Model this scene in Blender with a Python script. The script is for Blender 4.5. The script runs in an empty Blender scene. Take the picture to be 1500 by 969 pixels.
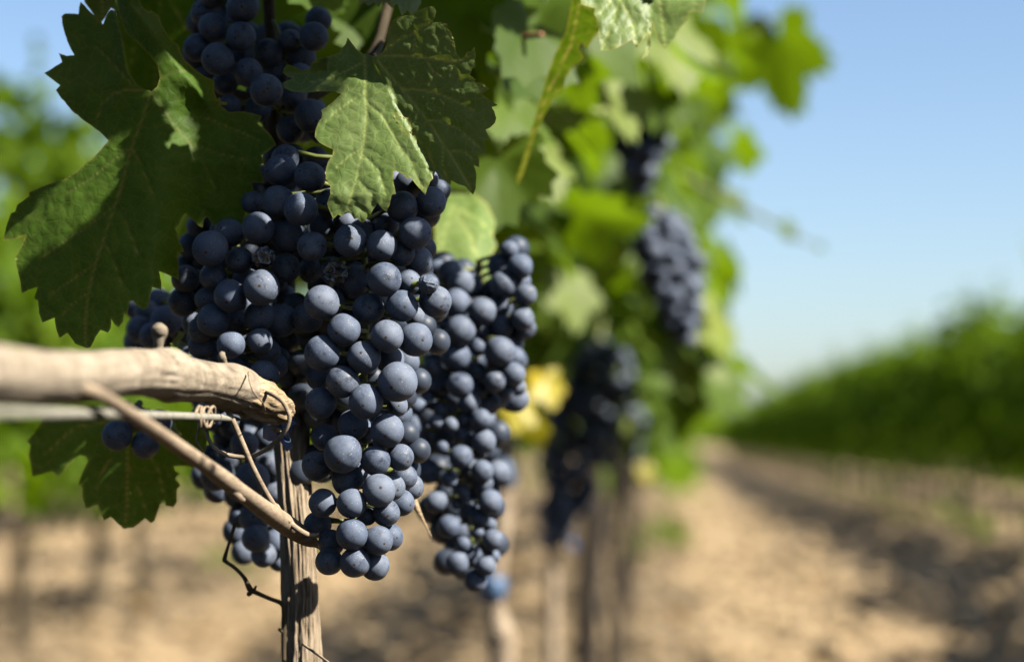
import bpy, bmesh, math, random
from mathutils import Vector, Matrix, noise, Quaternion
from mathutils.geometry import delaunay_2d_cdt

random.seed(7)
D = bpy.data
scene = bpy.context.scene
COL = scene.collection
R = math.radians

# ------------------------------------------------------------------ camera
CAM = Vector((0, 0, 0.75))
F = 3125.0                                   # focal length in photo pixels
yaw, pitch = math.atan(225 / F), math.atan(160.5 / F)
cd = D.cameras.new('camera')
cam = D.objects.new('camera', cd)
COL.objects.link(cam)
cam.location = CAM
cam.rotation_euler = (math.pi / 2 + pitch, 0, yaw)
cd.sensor_width = 36
cd.lens = 75
cd.clip_start = 0.05
cd.clip_end = 2000
cd.dof.use_dof = True
cd.dof.focus_distance = 0.797
cd.dof.aperture_fstop = 6.6
cd.dof.aperture_blades = 0
scene.camera = cam
RM = cam.rotation_euler.to_matrix()

# ------------------------------------------------------------------ light
SUN = Vector((0.73, -0.31, 0.76)).normalized()
world = D.worlds.new('World')
scene.world = world
world.use_nodes = True
wn = world.node_tree
bg = wn.nodes['Background']
sky = wn.nodes.new('ShaderNodeTexSky')
sky.sky_type = 'NISHITA'
sky.sun_disc = False
sky.sun_elevation = math.asin(SUN.z)
sky.sun_rotation = math.atan2(SUN.x, SUN.y)
sky.air_density = 0.9
sky.dust_density = 1.0
sky.ozone_density = 2.9
wn.links.new(sky.outputs[0], bg.inputs[0])
bg.inputs[1].default_value = 0.059
sl = D.lights.new('sun', 'SUN')
sl.energy = 5.0
sl.angle = R(0.53)
sl.color = (1.0, 0.93, 0.82)
so = D.objects.new('sun', sl)
COL.objects.link(so)
so.rotation_euler = SUN.to_track_quat('Z', 'Y').to_euler()
so.location = (5, -3, 8)

scene.view_settings.view_transform = 'Standard'
scene.view_settings.look = 'None'
scene.view_settings.gamma = 1
scene.view_settings.exposure = 1.6
scene.view_settings.use_curve_mapping = False
scene.render.engine = 'CYCLES'
scene.cycles.max_bounces = 8
scene.cycles.diffuse_bounces = 0
scene.cycles.transmission_bounces = 4
scene.render.resolution_x = 1024
scene.render.resolution_y = 661


# ------------------------------------------------------------------ helpers
def ray(px, py):
    v = RM @ Vector(((px - 750) / F, (484.5 - py) / F, -1))
    return v / v.y


def at(px, py, d):
    return CAM + ray(px, py) * d


def proj(p):
    v = RM.transposed() @ (p - CAM)
    if v.z > -1e-4:
        return None
    return 750 + F * v.x / -v.z, 484.5 - F * v.y / -v.z


def lerp(a, b, t):
    return a + (b - a) * t


def link(name, me, mat, parent=None, smooth=True):
    if mat is not None:
        me.materials.append(mat)
    if smooth:
        for p in me.polygons:
            p.use_smooth = True
    o = D.objects.new(name, me)
    COL.objects.link(o)
    if parent is not None:
        o.parent = parent
        o.matrix_parent_inverse = Matrix.Translation(parent.location).inverted()
    return o


def tag(o, label=None, cat=None, group=None, kind=None):
    if label:
        o['label'] = label
    if cat:
        o['category'] = cat
    if group:
        o['group'] = group
    if kind:
        o['kind'] = kind
    return o


def thing(name, loc, label, cat, group=None):
    o = D.objects.new(name, None)
    o.empty_display_size = 0.05
    o.location = loc
    COL.objects.link(o)
    return tag(o, label, cat, group)


def mesh(name, verts, faces):
    me = D.meshes.new(name)
    me.from_pydata([tuple(v) for v in verts], [], faces)
    me.update()
    return me


def catmull(pts, n):
    """pts: list of tuples (any length); n samples per span"""
    out = []
    m = len(pts)
    for i in range(m - 1):
        p0 = pts[max(i - 1, 0)]
        p1, p2 = pts[i], pts[i + 1]
        p3 = pts[min(i + 2, m - 1)]
        for k in range(n):
            t = k / n
            out.append(tuple(0.5 * (2 * b + (c - a) * t + (2 * a - 5 * b + 4 * c - d) * t * t
                                    + (3 * b - a - 3 * c + d) * t ** 3)
                             for a, b, c, d in zip(p0, p1, p2, p3)))
    out.append(tuple(pts[-1]))
    return out


def tube_geo(path, nr=10, disp=None, verts=None, faces=None, cap=True):
    """path: list of (x,y,z,r). disp(angle, arclength, r) -> radius factor"""
    verts = [] if verts is None else verts
    faces = [] if faces is None else faces
    base = len(verts)
    P = [Vector(p[:3]) for p in path]
    n = len(P)
    t0 = (P[1] - P[0]).normalized()
    u = t0.orthogonal().normalized()
    s = 0.0
    for i in range(n):
        if i == 0:
            t = (P[1] - P[0])
        elif i == n - 1:
            t = (P[-1] - P[-2])
        else:
            t = P[i + 1] - P[i - 1]
        t = t.normalized() if t.length > 1e-9 else t0
        u = (u - t * u.dot(t))
        u = u.normalized() if u.length > 1e-9 else t.orthogonal().normalized()
        v = t.cross(u)
        if i:
            s += (P[i] - P[i - 1]).length
        for k in range(nr):
            a = 2 * math.pi * k / nr
            r = path[i][3]
            if disp:
                r *= disp(a, s, r)
            verts.append(P[i] + (u * math.cos(a) + v * math.sin(a)) * r)
        if i:
            for k in range(nr):
                k2 = (k + 1) % nr
                a0 = base + (i - 1) * nr
                b0 = base + i * nr
                faces.append((a0 + k, a0 + k2, b0 + k2, b0 + k))
    if cap:
        faces.append(tuple(base + k for k in reversed(range(nr))))
        faces.append(tuple(base + (n - 1) * nr + k for k in range(nr)))
    return verts, faces


def pxpath(pts, n=6):
    """pts: (px,py,depth,width_px) -> smooth (x,y,z,r)"""
    w = []
    for px, py, d, wd in pts:
        p = at(px, py, d)
        w.append((p.x, p.y, p.z, wd * 0.5 * d / F))
    return catmull(w, n)


# ------------------------------------------------------------------ materials
def newmat(name):
    m = D.materials.new(name)
    m.use_nodes = True
    nt = m.node_tree
    return m, nt, nt.nodes['Principled BSDF'], nt.nodes['Material Output']


def nd(nt, kind, **kw):
    n = nt.nodes.new('ShaderNode' + kind)
    for k, v in kw.items():
        if k in ('operation', 'blend_type', 'data_type', 'feature', 'attribute_name', 'interpolation_type',
                 'noise_dimensions', 'voronoi_dimensions', 'distance', 'clamp', 'use_clamp'):
            setattr(n, k, v)
        else:
            n.inputs[k].default_value = v
    return n


def math_n(nt, op, a, b=None, c=None, clamp=False):
    n = nt.nodes.new('ShaderNodeMath')
    n.operation = op
    n.use_clamp = clamp
    for i, v in enumerate((a, b, c)):
        if v is None:
            continue
        if isinstance(v, (int, float)):
            n.inputs[i].default_value = v
        else:
            nt.links.new(v, n.inputs[i])
    return n.outputs[0]


def mixc(nt, fac, a, b, blend='MIX'):
    n = nt.nodes.new('ShaderNodeMix')
    n.data_type = 'RGBA'
    n.blend_type = blend
    n.clamp_factor = True
    for sock, v in ((n.inputs[0], fac), (n.inputs[6], a), (n.inputs[7], b)):
        if isinstance(v, (int, float)):
            sock.default_value = v
        elif isinstance(v, tuple):
            sock.default_value = v if len(v) == 4 else (*v, 1)
        else:
            nt.links.new(v, sock)
    return n.outputs[2]


def ramp(nt, fac, stops, smooth=False):
    n = nt.nodes.new('ShaderNodeValToRGB')
    if smooth:
        n.color_ramp.interpolation = 'EASE'
    el = n.color_ramp.elements
    while len(el) < len(stops):
        el.new(0.5)
    for e, (p, c) in zip(el, stops):
        e.position = p
        e.color = (*c, 1) if isinstance(c, tuple) else (c, c, c, 1)
    nt.links.new(fac, n.inputs[0])
    return n.outputs[0]


def bump(nt, h, strength, dist, normal=None):
    n = nt.nodes.new('ShaderNodeBump')
    n.inputs['Strength'].default_value = strength
    n.inputs['Distance'].default_value = dist
    nt.links.new(h, n.inputs['Height'])
    if normal:
        nt.links.new(normal, n.inputs['Normal'])
    return n.outputs[0]


def grape_material():
    m, nt, bs, out = newmat('grape_skin')
    tc = nd(nt, 'TexCoord')
    oi = nd(nt, 'ObjectInfo')
    rnd = oi.outputs['Random']
    off = nt.nodes.new('ShaderNodeVectorMath')
    off.operation = 'ADD'
    sc = math_n(nt, 'MULTIPLY', rnd, 91.7)
    cmb = nd(nt, 'CombineXYZ')
    nt.links.new(sc, cmb.inputs[0])
    nt.links.new(math_n(nt, 'MULTIPLY', rnd, 37.3), cmb.inputs[1])
    nt.links.new(tc.outputs['Object'], off.inputs[0])
    nt.links.new(cmb.outputs[0], off.inputs[1])
    V = off.outputs[0]

    def noi(scale, detail, rough=0.55):
        n = nd(nt, 'TexNoise', Scale=scale, Detail=detail, Roughness=rough)
        nt.links.new(V, n.inputs['Vector'])
        return n.outputs[0]
    n1 = noi(1.6, 5)
    n2 = noi(9, 3)
    bl = math_n(nt, 'ADD', math_n(nt, 'MULTIPLY', n1, 0.75), math_n(nt, 'MULTIPLY', n2, 0.25))
    bl = math_n(nt, 'ADD', bl, math_n(nt, 'MULTIPLY', math_n(nt, 'SUBTRACT', math_n(nt, 'FRACT', math_n(nt, 'MULTIPLY', rnd, 13.7)), 0.6), 0.13))
    blf = ramp(nt, bl, [(0.30, 0.22), (0.42, 0.72), (0.60, 1.0)])
    dark = (0.010, 0.012, 0.024)
    bloomA = mixc(nt, rnd, (0.082, 0.106, 0.156), (0.118, 0.141, 0.188))
    c = mixc(nt, blf, dark, bloomA)
    # dust specks
    vo = nd(nt, 'TexVoronoi', Scale=8.5, Randomness=1.0)
    nt.links.new(V, vo.inputs['Vector'])
    spk = math_n(nt, 'LESS_THAN', vo.outputs['Distance'], 0.19)
    msk = ramp(nt, noi(1.9, 2), [(0.42, 0.0), (0.56, 1.0)])
    sel = math_n(nt, 'GREATER_THAN', noi(6.0, 1), 0.44)
    c = mixc(nt, math_n(nt, 'MULTIPLY', math_n(nt, 'MULTIPLY', spk, msk), math_n(nt, 'MULTIPLY', sel, 0.75)),
             c, (0.36, 0.38, 0.40))
    # russet blemishes on some berries
    bm = math_n(nt, 'GREATER_THAN', noi(3.2, 6, 0.7), 0.665)
    c = mixc(nt, math_n(nt, 'MULTIPLY', bm, math_n(nt, 'GREATER_THAN', math_n(nt, 'FRACT', math_n(nt, 'MULTIPLY', rnd, 7.3)), 0.45)),
             c, (0.17, 0.11, 0.06))
    dk = math_n(nt, 'GREATER_THAN', noi(4.3, 5, 0.65), 0.70)
    c = mixc(nt, math_n(nt, 'MULTIPLY', dk, 0.8), c, (0.012, 0.010, 0.012))
    # stylar scar at the -Z pole
    sep = nd(nt, 'SeparateXYZ')
    nt.links.new(tc.outputs['Object'], sep.inputs[0])
    rr = math_n(nt, 'SQRT', math_n(nt, 'ADD', math_n(nt, 'POWER', sep.outputs[0], 2.0), math_n(nt, 'POWER', sep.outputs[1], 2.0)))
    rr = math_n(nt, 'ADD', rr, math_n(nt, 'MULTIPLY', math_n(nt, 'SUBTRACT', noi(14, 2), 0.5), 0.06))
    low = math_n(nt, 'LESS_THAN', sep.outputs[2], 0.0)
    sc1 = math_n(nt, 'MULTIPLY', math_n(nt, 'LESS_THAN', rr, 0.095), low)
    sc2 = math_n(nt, 'MULTIPLY', math_n(nt, 'LESS_THAN', rr, 0.045), low)
    c = mixc(nt, sc1, c, (0.062, 0.047, 0.034))
    c = mixc(nt, sc2, c, (0.022, 0.015, 0.012))
    nt.links.new(c, bs.inputs['Base Color'])
    nt.links.new(ramp(nt, blf, [(0.3, 0.40), (1.0, 0.68)]), bs.inputs['Roughness'])
    bs.inputs['Specular IOR Level'].default_value = 0.24
    h = math_n(nt, 'ADD', math_n(nt, 'MULTIPLY', noi(22, 3), 0.35), math_n(nt, 'MULTIPLY', sc1, -0.8))
    nt.links.new(bump(nt, h, 0.25, 0.00035), bs.inputs['Normal'])
    return m


def raisin_material():
    m, nt, bs, out = newmat('dried_skin')
    tc = nd(nt, 'TexCoord')
    n = nd(nt, 'TexNoise', Scale=3.5, Detail=6)
    nt.links.new(tc.outputs['Object'], n.inputs[0])
    ve = nt.nodes.new('ShaderNodeVectorMath')
    ve.operation = 'LENGTH'
    nt.links.new(tc.outputs['Object'], ve.inputs[0])
    f = math_n(nt, 'ADD', ve.outputs['Value'], math_n(nt, 'MULTIPLY', n.outputs[0], 0.12))
    c = ramp(nt, f, [(0.78, (0.010, 0.010, 0.016)), (0.93, (0.06, 0.075, 0.11)), (1.0, (0.20, 0.22, 0.26))])
    nt.links.new(c, bs.inputs['Base Color'])
    bs.inputs['Roughness'].default_value = 0.32
    nt.links.new(bump(nt, n.outputs[0], 0.5, 0.0006), bs.inputs['Normal'])
    return m


def leaf_material(name, dark, light, trans, tfac=0.33, vein=(0.20, 0.24, 0.07), hero=False, rough=0.42, spec=0.4):
    m, nt, bs, out = newmat(name)
    at_t = nd(nt, 'Attribute', attribute_name='tint')
    geo = nd(nt, 'NewGeometry')
    tc = nd(nt, 'TexCoord')
    if hero:
        uv = nd(nt, 'UVMap')
        V = uv.outputs[0]
    else:
        V = tc.outputs['Object']
    n = nd(nt, 'TexNoise', Scale=(2.2 if hero else 30), Detail=5)
    nt.links.new(V, n.inputs[0])
    f = ramp(nt, n.outputs[0], [(0.32, 0.0), (0.68, 1.0)])
    if hero:
        base = mixc(nt, f, dark, light)
    else:
        f2 = math_n(nt, 'ADD', math_n(nt, 'MULTIPLY', f, 0.3), math_n(nt, 'MULTIPLY', at_t.outputs['Fac'], 0.7))
        base = ramp(nt, f2, [(0.0, dark), (0.75, light), (0.93, tuple(x * y for x, y in zip(light, (1.5, 1.35, 0.9)))),
                             (0.985, (0.30, 0.23, 0.04))])
    tcol = mixc(nt, 0.35, trans, mixc(nt, 1.0, base, (1.4, 1.6, 0.8), 'MULTIPLY'))
    if hero:
        av = nd(nt, 'Attribute', attribute_name='vein')
        rim = nd(nt, 'Attribute', attribute_name='rim')
        # fine net of veinlets
        vor = nd(nt, 'TexVoronoi', feature='DISTANCE_TO_EDGE', Scale=6.5)
        wob = nd(nt, 'TexNoise', Scale=5.0, Detail=2)
        nt.links.new(V, wob.inputs[0])
        va = nt.nodes.new('ShaderNodeVectorMath')
        va.operation = 'MULTIPLY_ADD'
        nt.links.new(wob.outputs['Color'], va.inputs[0])
        va.inputs[1].default_value = (0.18, 0.18, 0)
        nt.links.new(V, va.inputs[2])
        nt.links.new(va.outputs[0], vor.inputs['Vector'])
        vor2 = nd(nt, 'TexVoronoi', feature='DISTANCE_TO_EDGE', Scale=18.0)
        nt.links.new(va.outputs[0], vor2.inputs['Vector'])
        e1 = ramp(nt, vor.outputs['Distance'], [(0.0, 1.0), (0.06, 0.0)])
        e2 = ramp(nt, vor2.outputs['Distance'], [(0.0, 1.0), (0.10, 0.0)])
        net = math_n(nt, 'MAXIMUM', math_n(nt, 'MULTIPLY', e1, 0.34), math_n(nt, 'MULTIPLY', e2, 0.10))
        base = mixc(nt, net, base, vein)
        tcol = mixc(nt, net, tcol, (0.42, 0.42, 0.06))
        base = mixc(nt, av.outputs['Fac'], base, vein)
        tcol = mixc(nt, av.outputs['Fac'], tcol, (0.50, 0.46, 0.08))
        rf = math_n(nt, 'MULTIPLY', rim.outputs['Fac'], 0.8)
        base = mixc(nt, rf, base, (0.26, 0.24, 0.05))
        tcol = mixc(nt, rf, tcol, (0.5, 0.42, 0.05))
        # rusty freckles
        fr = nd(nt, 'TexNoise', Scale=9.0, Detail=6, Roughness=0.7)
        nt.links.new(V, fr.inputs[0])
        frm = math_n(nt, 'GREATER_THAN', fr.outputs[0], 0.715)
        base = mixc(nt, math_n(nt, 'MULTIPLY', frm, 0.7), base, (0.16, 0.09, 0.05))
        hh = math_n(nt, 'SUBTRACT', math_n(nt, 'SUBTRACT',
                    math_n(nt, 'MULTIPLY', math_n(nt, 'MINIMUM', vor.outputs['Distance'], 0.22), 3.0),
                    math_n(nt, 'MULTIPLY', e2, 0.10)), math_n(nt, 'MULTIPLY', av.outputs['Fac'], 0.7))
        fine = nd(nt, 'TexNoise', Scale=40.0, Detail=3)
        nt.links.new(V, fine.inputs[0])
        hh = math_n(nt, 'ADD', hh, math_n(nt, 'MULTIPLY', fine.outputs[0], 0.25))
        nrm = bump(nt, hh, 0.38, 0.00028)
    else:
        w = nd(nt, 'TexNoise', Scale=90, Detail=3)
        nt.links.new(V, w.inputs[0])
        nrm = bump(nt, w.outputs[0], 0.4, 0.0012)
    nt.links.new(base, bs.inputs['Base Color'])
    nt.links.new(nrm, bs.inputs['Normal'])
    bs.inputs['Roughness'].default_value = rough
    bs.inputs['Specular IOR Level'].default_value = spec
    tr = nd(nt, 'BsdfTranslucent')
    nt.links.new(tcol, tr.inputs['Color'])
    nt.links.new(nrm, tr.inputs['Normal'])
    mx = nd(nt, 'MixShader')
    mx.inputs[0].default_value = tfac
    nt.links.new(bs.outputs[0], mx.inputs[1])
    nt.links.new(tr.outputs[0], mx.inputs[2])
    nt.links.new(mx.outputs[0], out.inputs['Surface'])
    return m


def wood_material(name, c0, c1, c2, stretch=(6, 6, 1), scale=60, bstr=0.6, bdist=0.002):
    m, nt, bs, out = newmat(name)
    tc = nd(nt, 'TexCoord')
    mp = nd(nt, 'Mapping')
    mp.inputs['Scale'].default_value = stretch
    nt.links.new(tc.outputs['Object'], mp.inputs[0])
    n = nd(nt, 'TexNoise', Scale=scale, Detail=8, Roughness=0.65)
    nt.links.new(mp.outputs[0], n.inputs[0])
    n2 = nd(nt, 'TexNoise', Scale=scale * 0.3, Detail=4)
    nt.links.new(tc.outputs['Object'], n2.inputs[0])
    f = math_n(nt, 'ADD', math_n(nt, 'MULTIPLY', n.outputs[0], 0.65), math_n(nt, 'MULTIPLY', n2.outputs[0], 0.35))
    c = ramp(nt, f, [(0.33, c0), (0.5, c1), (0.68, c2)])
    nt.links.new(c, bs.inputs['Base Color'])
    bs.inputs['Roughness'].default_value = 0.8
    bs.inputs['Specular IOR Level'].default_value = 0.25
    nt.links.new(bump(nt, n.outputs[0], bstr, bdist), bs.inputs['Normal'])
    return m


def plain(name, col, rough=0.6, spec=0.4, var=0.25, scale=200):
    m, nt, bs, out = newmat(name)
    tc = nd(nt, 'TexCoord')
    n = nd(nt, 'TexNoise', Scale=scale, Detail=4)
    nt.links.new(tc.outputs['Object'], n.inputs[0])
    c = ramp(nt, n.outputs[0], [(0.3, tuple(x * (1 - var) for x in col)), (0.7, tuple(min(1, x * (1 + var)) for x in col))])
    nt.links.new(c, bs.inputs['Base Color'])
    bs.inputs['Roughness'].default_value = rough
    bs.inputs['Specular IOR Level'].default_value = spec
    return m


def ground_material():
    m, nt, bs, out = newmat('dry_soil')
    tc = nd(nt, 'TexCoord')
    V = tc.outputs['Object']

    def noi(s, d, r=0.6):
        n = nd(nt, 'TexNoise', Scale=s, Detail=d, Roughness=r)
        nt.links.new(V, n.inputs[0])
        return n.outputs[0]
    a = noi(0.9, 6)
    b = noi(9, 6, 0.7)
    f = math_n(nt, 'ADD', math_n(nt, 'MULTIPLY', a, 0.5), math_n(nt, 'MULTIPLY', b, 0.5))
    c = ramp(nt, f, [(0.34, (0.15, 0.106, 0.060)), (0.47, (0.28, 0.202, 0.112)), (0.62, (0.385, 0.288, 0.165))])
    # dry straw and grey stones
    g = math_n(nt, 'GREATER_THAN', noi(22, 4, 0.6), 0.62)
    c = mixc(nt, math_n(nt, 'MULTIPLY', g, 0.6), c, (0.17, 0.14, 0.11))
    # shade along the rows, painted into the soil colour as darker bands
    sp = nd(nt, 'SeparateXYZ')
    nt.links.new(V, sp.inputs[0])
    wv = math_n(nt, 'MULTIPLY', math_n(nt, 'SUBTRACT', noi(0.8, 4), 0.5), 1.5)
    row_shade = None
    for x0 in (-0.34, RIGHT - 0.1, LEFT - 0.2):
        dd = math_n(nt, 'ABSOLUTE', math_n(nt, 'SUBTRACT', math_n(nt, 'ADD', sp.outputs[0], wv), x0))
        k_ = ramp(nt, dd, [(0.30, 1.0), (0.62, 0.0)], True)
        row_shade = k_ if row_shade is None else math_n(nt, 'MAXIMUM', row_shade, k_)
    row_shade = math_n(nt, 'MULTIPLY', row_shade, ramp(nt, noi(2.1, 4), [(0.36, 0.25), (0.56, 0.9)]))
    c = mixc(nt, row_shade, c, mixc(nt, 1.0, c, (0.36, 0.38, 0.42), 'MULTIPLY'))
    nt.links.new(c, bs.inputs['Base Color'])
    bs.inputs['Roughness'].default_value = 0.95
    bs.inputs['Specular IOR Level'].default_value = 0.1
    nt.links.new(bump(nt, b, 0.8, 0.06), bs.inputs['Normal'])
    return m


M_GRAPE = grape_material()
M_RAISIN = raisin_material()
M_STALK = plain('green_stalk', (0.11, 0.13, 0.03), 0.55)
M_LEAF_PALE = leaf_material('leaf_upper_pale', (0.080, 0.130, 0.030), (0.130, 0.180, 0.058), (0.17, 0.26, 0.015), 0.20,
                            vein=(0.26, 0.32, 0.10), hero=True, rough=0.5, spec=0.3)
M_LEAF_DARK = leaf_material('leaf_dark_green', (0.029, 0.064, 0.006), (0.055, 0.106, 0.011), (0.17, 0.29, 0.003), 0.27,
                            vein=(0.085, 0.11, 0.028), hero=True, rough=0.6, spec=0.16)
M_FOL = leaf_material('foliage', (0.030, 0.062, 0.006), (0.070, 0.115, 0.012), (0.24, 0.38, 0.003), 0.38, rough=0.55, spec=0.20)
M_FOL_FAR = leaf_material('foliage_far', (0.034, 0.072, 0.004), (0.090, 0.145, 0.008), (0.20, 0.33, 0.002), 0.36, rough=0.7, spec=0.10)
M_FOL_PALE = leaf_material('foliage_pale', (0.085, 0.125, 0.020), (0.125, 0.165, 0.036), (0.18, 0.27, 0.01), 0.30, rough=0.55, spec=0.22)  # sunlit sheen put into the colour: a paler copy of the foliage
M_YELLOW = leaf_material('leaf_yellow', (0.23, 0.20, 0.012), (0.30, 0.255, 0.018), (0.34, 0.29, 0.01), 0.35)
M_BARK = wood_material('trunk_bark', (0.08, 0.057, 0.036), (0.26, 0.20, 0.135), (0.42, 0.35, 0.25), (5, 5, 0.55), 170, 0.9, 0.0012)
M_ARM = wood_material('old_arm_bark', (0.06, 0.045, 0.033), (0.20, 0.15, 0.10), (0.34, 0.27, 0.19), (1, 1, 1), 120, 0.7, 0.0015)
M_CANE = wood_material('weathered_cane', (0.08, 0.063, 0.047), (0.23, 0.19, 0.138), (0.38, 0.325, 0.25), (0.5, 1.6, 2.0), 75, 0.8, 0.0018)
M_CUT = wood_material('torn_wood', (0.15, 0.10, 0.055), (0.33, 0.245, 0.145), (0.44, 0.35, 0.23), (1, 1, 4), 220, 0.9, 0.0015)
M_SHOOT = wood_material('dry_shoot_bark', (0.12, 0.09, 0.06), (0.24, 0.185, 0.125), (0.34, 0.27, 0.19), (1, 1, 3), 260, 0.3, 0.0005)
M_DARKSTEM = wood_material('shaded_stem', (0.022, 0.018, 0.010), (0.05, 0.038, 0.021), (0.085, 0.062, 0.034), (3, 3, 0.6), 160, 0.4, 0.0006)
M_SHADEBARK = wood_material('shaded_dark_bark', (0.010, 0.008, 0.006), (0.030, 0.023, 0.016), (0.06, 0.046, 0.032), (4, 4, 0.6), 120, 0.7, 0.0015)  # shade on the farther trunks, put into a darker bark colour
M_STRING = plain('white_string', (0.21, 0.20, 0.165), 0.8, 0.1)
M_BLUE = plain('blue_plastic', (0.012, 0.055, 0.20), 0.35, 0.5, 0.15, 500)
M_PALEBLUE = plain('pale_blue_plastic', (0.06, 0.11, 0.20), 0.4, 0.5, 0.15, 500)
M_PETIOLE = plain('red_petiole', (0.26, 0.12, 0.055), 0.5)
ROW = -0.145                                   # our row, at the left of the camera axis
STEP = 1.0
RIGHT, LEFT = 2.65, -2.35
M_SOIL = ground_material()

# ------------------------------------------------------------------ ground


def gh(x, y):
    h = 0.040 * noise.fractal(Vector((x * 1.9, y * 1.5, 1.3)), 0.8, 2.0, 4)
    h += 0.024 * noise.noise(Vector((x * 4.5, y * 4.5, 7.7)))
    return h


def build_ground():
    verts, faces = [], []
    xs = [-900, -300, -100, -40, -20, -12]
    x = -9.0
    while x < 12.0:
        xs.append(x)
        x += 0.085
    xs += [14, 22, 40, 100, 300, 900]
    ys = [-60, -20, -6, -1]
    y = 0.0
    while y < 26:
        ys.append(y)
        y += 0.085 if y < 16 else 0.2
    ys += [28, 31, 35, 40, 50, 65, 90, 150, 300, 700, 1500]
    for yy in ys:
        for xx in xs:
            near = -9 <= xx <= 12 and -1 <= yy < 27
            # a low ridge of soil along every row
            rid = 0.0
            verts.append((xx, yy, (gh(xx, yy) if near else 0.0) + rid))
    nx = len(xs)
    for j in range(len(ys) - 1):
        for i in range(nx - 1):
            faces.append((j * nx + i, j * nx + i + 1, (j + 1) * nx + i + 1, (j + 1) * nx + i))
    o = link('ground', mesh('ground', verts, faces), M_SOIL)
    tag(o, kind='structure')


build_ground()


def build_clods():
    rg = random.Random(33)
    bm = bmesh.new()
    bmesh.ops.create_icosphere(bm, subdivisions=1, radius=1.0)
    sv = [v.co.copy() for v in bm.verts]
    sf = [[v.index for v in f.verts] for f in bm.faces]
    bm.free()
    V, Fc = [], []
    for _ in range(5200):
        y = rg.uniform(5.5, 26)
        x = rg.uniform(-0.36, 0.20) * y * 1.05
        r = 0.012 + 0.045 * rg.random() ** 3
        b = len(V)
        z = gh(x, y)
        for v in sv:
            k = r * rg.uniform(0.7, 1.25)
            V.append((x + v.x * k * 1.3, y + v.y * k * 1.3, z + v.z * k * 0.8 + r * 0.25))
        Fc += [tuple(b + i for i in f) for f in sf]
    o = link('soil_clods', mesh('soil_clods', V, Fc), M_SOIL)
    tag(o, 'dry clods and crumbs of pale soil strewn over the path', 'soil', None, 'stuff')


build_clods()


# ------------------------------------------------------------------ leaves
def lobe_r(th):
    """palmate outline, th from the tip, |th|<=pi"""
    a = abs(th)
    best = 0.0
    for c, L, w in ((0.0, 1.0, 0.62), (0.98, 0.86, 0.60), (1.95, 0.66, 0.62), (2.55, 0.46, 0.55)):
        q = abs(a - c) / w
        best = max(best, L * max(0.0, 1 - 0.42 * q ** 1.5))
    if a > 2.75:
        best *= lerp(1.0, 0.25, (a - 2.75) / (math.pi - 2.75))
    return best


def leaf_fan(n, rng, teeth=True, size=1.0, rings=1, fold=None, droop=None):
    """small leaf in local frame: petiole at origin, tip to +X, normal +Z"""
    fold = rng.uniform(0.05, 0.45) if fold is None else fold
    droop = rng.uniform(0.05, 0.5) if droop is None else droop
    wav = rng.uniform(0, 6.28)
    amp = rng.uniform(0.03, 0.10)
    out = []
    for i in range(n):
        th = -math.pi + 2 * math.pi * (i + 0.5) / n
        r = lobe_r(th)
        if teeth:
            r *= 1.0 + (0.07 if i % 2 else -0.06)
        out.append((th, r * rng.uniform(0.95, 1.05)))
    vs = [(0, 0, 0)]
    fs = []
    for k in range(1, rings + 1):
        q = k / rings
        for th, r in out:
            x, y = math.cos(th) * r * q, math.sin(th) * r * q
            z = fold * abs(y) * 0.8 - droop * (x * x + y * y) * 0.5 + amp * q * math.sin(3 * th + wav)
            vs.append((x * size, y * size, z * size))
    for i in range(n):
        j = (i + 1) % n
        if i < n - 1:
            fs.append((0, 1 + i, 1 + j))
            for k in range(1, rings):
                a, b = 1 + (k - 1) * n, 1 + k * n
                fs.append((a + i, b + i, b + j, a + j))
    return vs, fs


def frame(normal, tip):
    z = normal.normalized()
    x = (tip - z * tip.dot(z))
    x = x.normalized() if x.length > 1e-6 else z.orthogonal().normalized()
    y = z.cross(x)
    return Matrix((x, y, z)).transposed()


def foliage_mesh(name, spots, n=22, rings=1, seed=1):
    """spots: list of (pos, normal, tip, size, tint)"""
    rng = random.Random(seed)
    V, Fc, T = [], [], []
    for pos, nor, tip, size, tint in spots:
        vs, fs = leaf_fan(n, rng, True, size, rings)
        m = frame(nor, tip)
        b = len(V)
        for v in vs:
            V.append(m @ Vector(v) + pos)
            T.append(tint)
        Fc += [tuple(b + q for q in f) for f in fs]
    me = mesh(name, V, Fc)
    at_ = me.attributes.new('tint', 'FLOAT', 'POINT')
    at_.data.foreach_set('value', T)
    return me


def dist_seg(p, a, b):
    ax, ay = a
    bx, by = b
    dx, dy = bx - ax, by - ay
    l = dx * dx + dy * dy
    t = 0 if l == 0 else max(0, min(1, ((p[0] - ax) * dx + (p[1] - ay) * dy) / l))
    return math.hypot(p[0] - ax - t * dx, p[1] - ay - t * dy)


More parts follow.
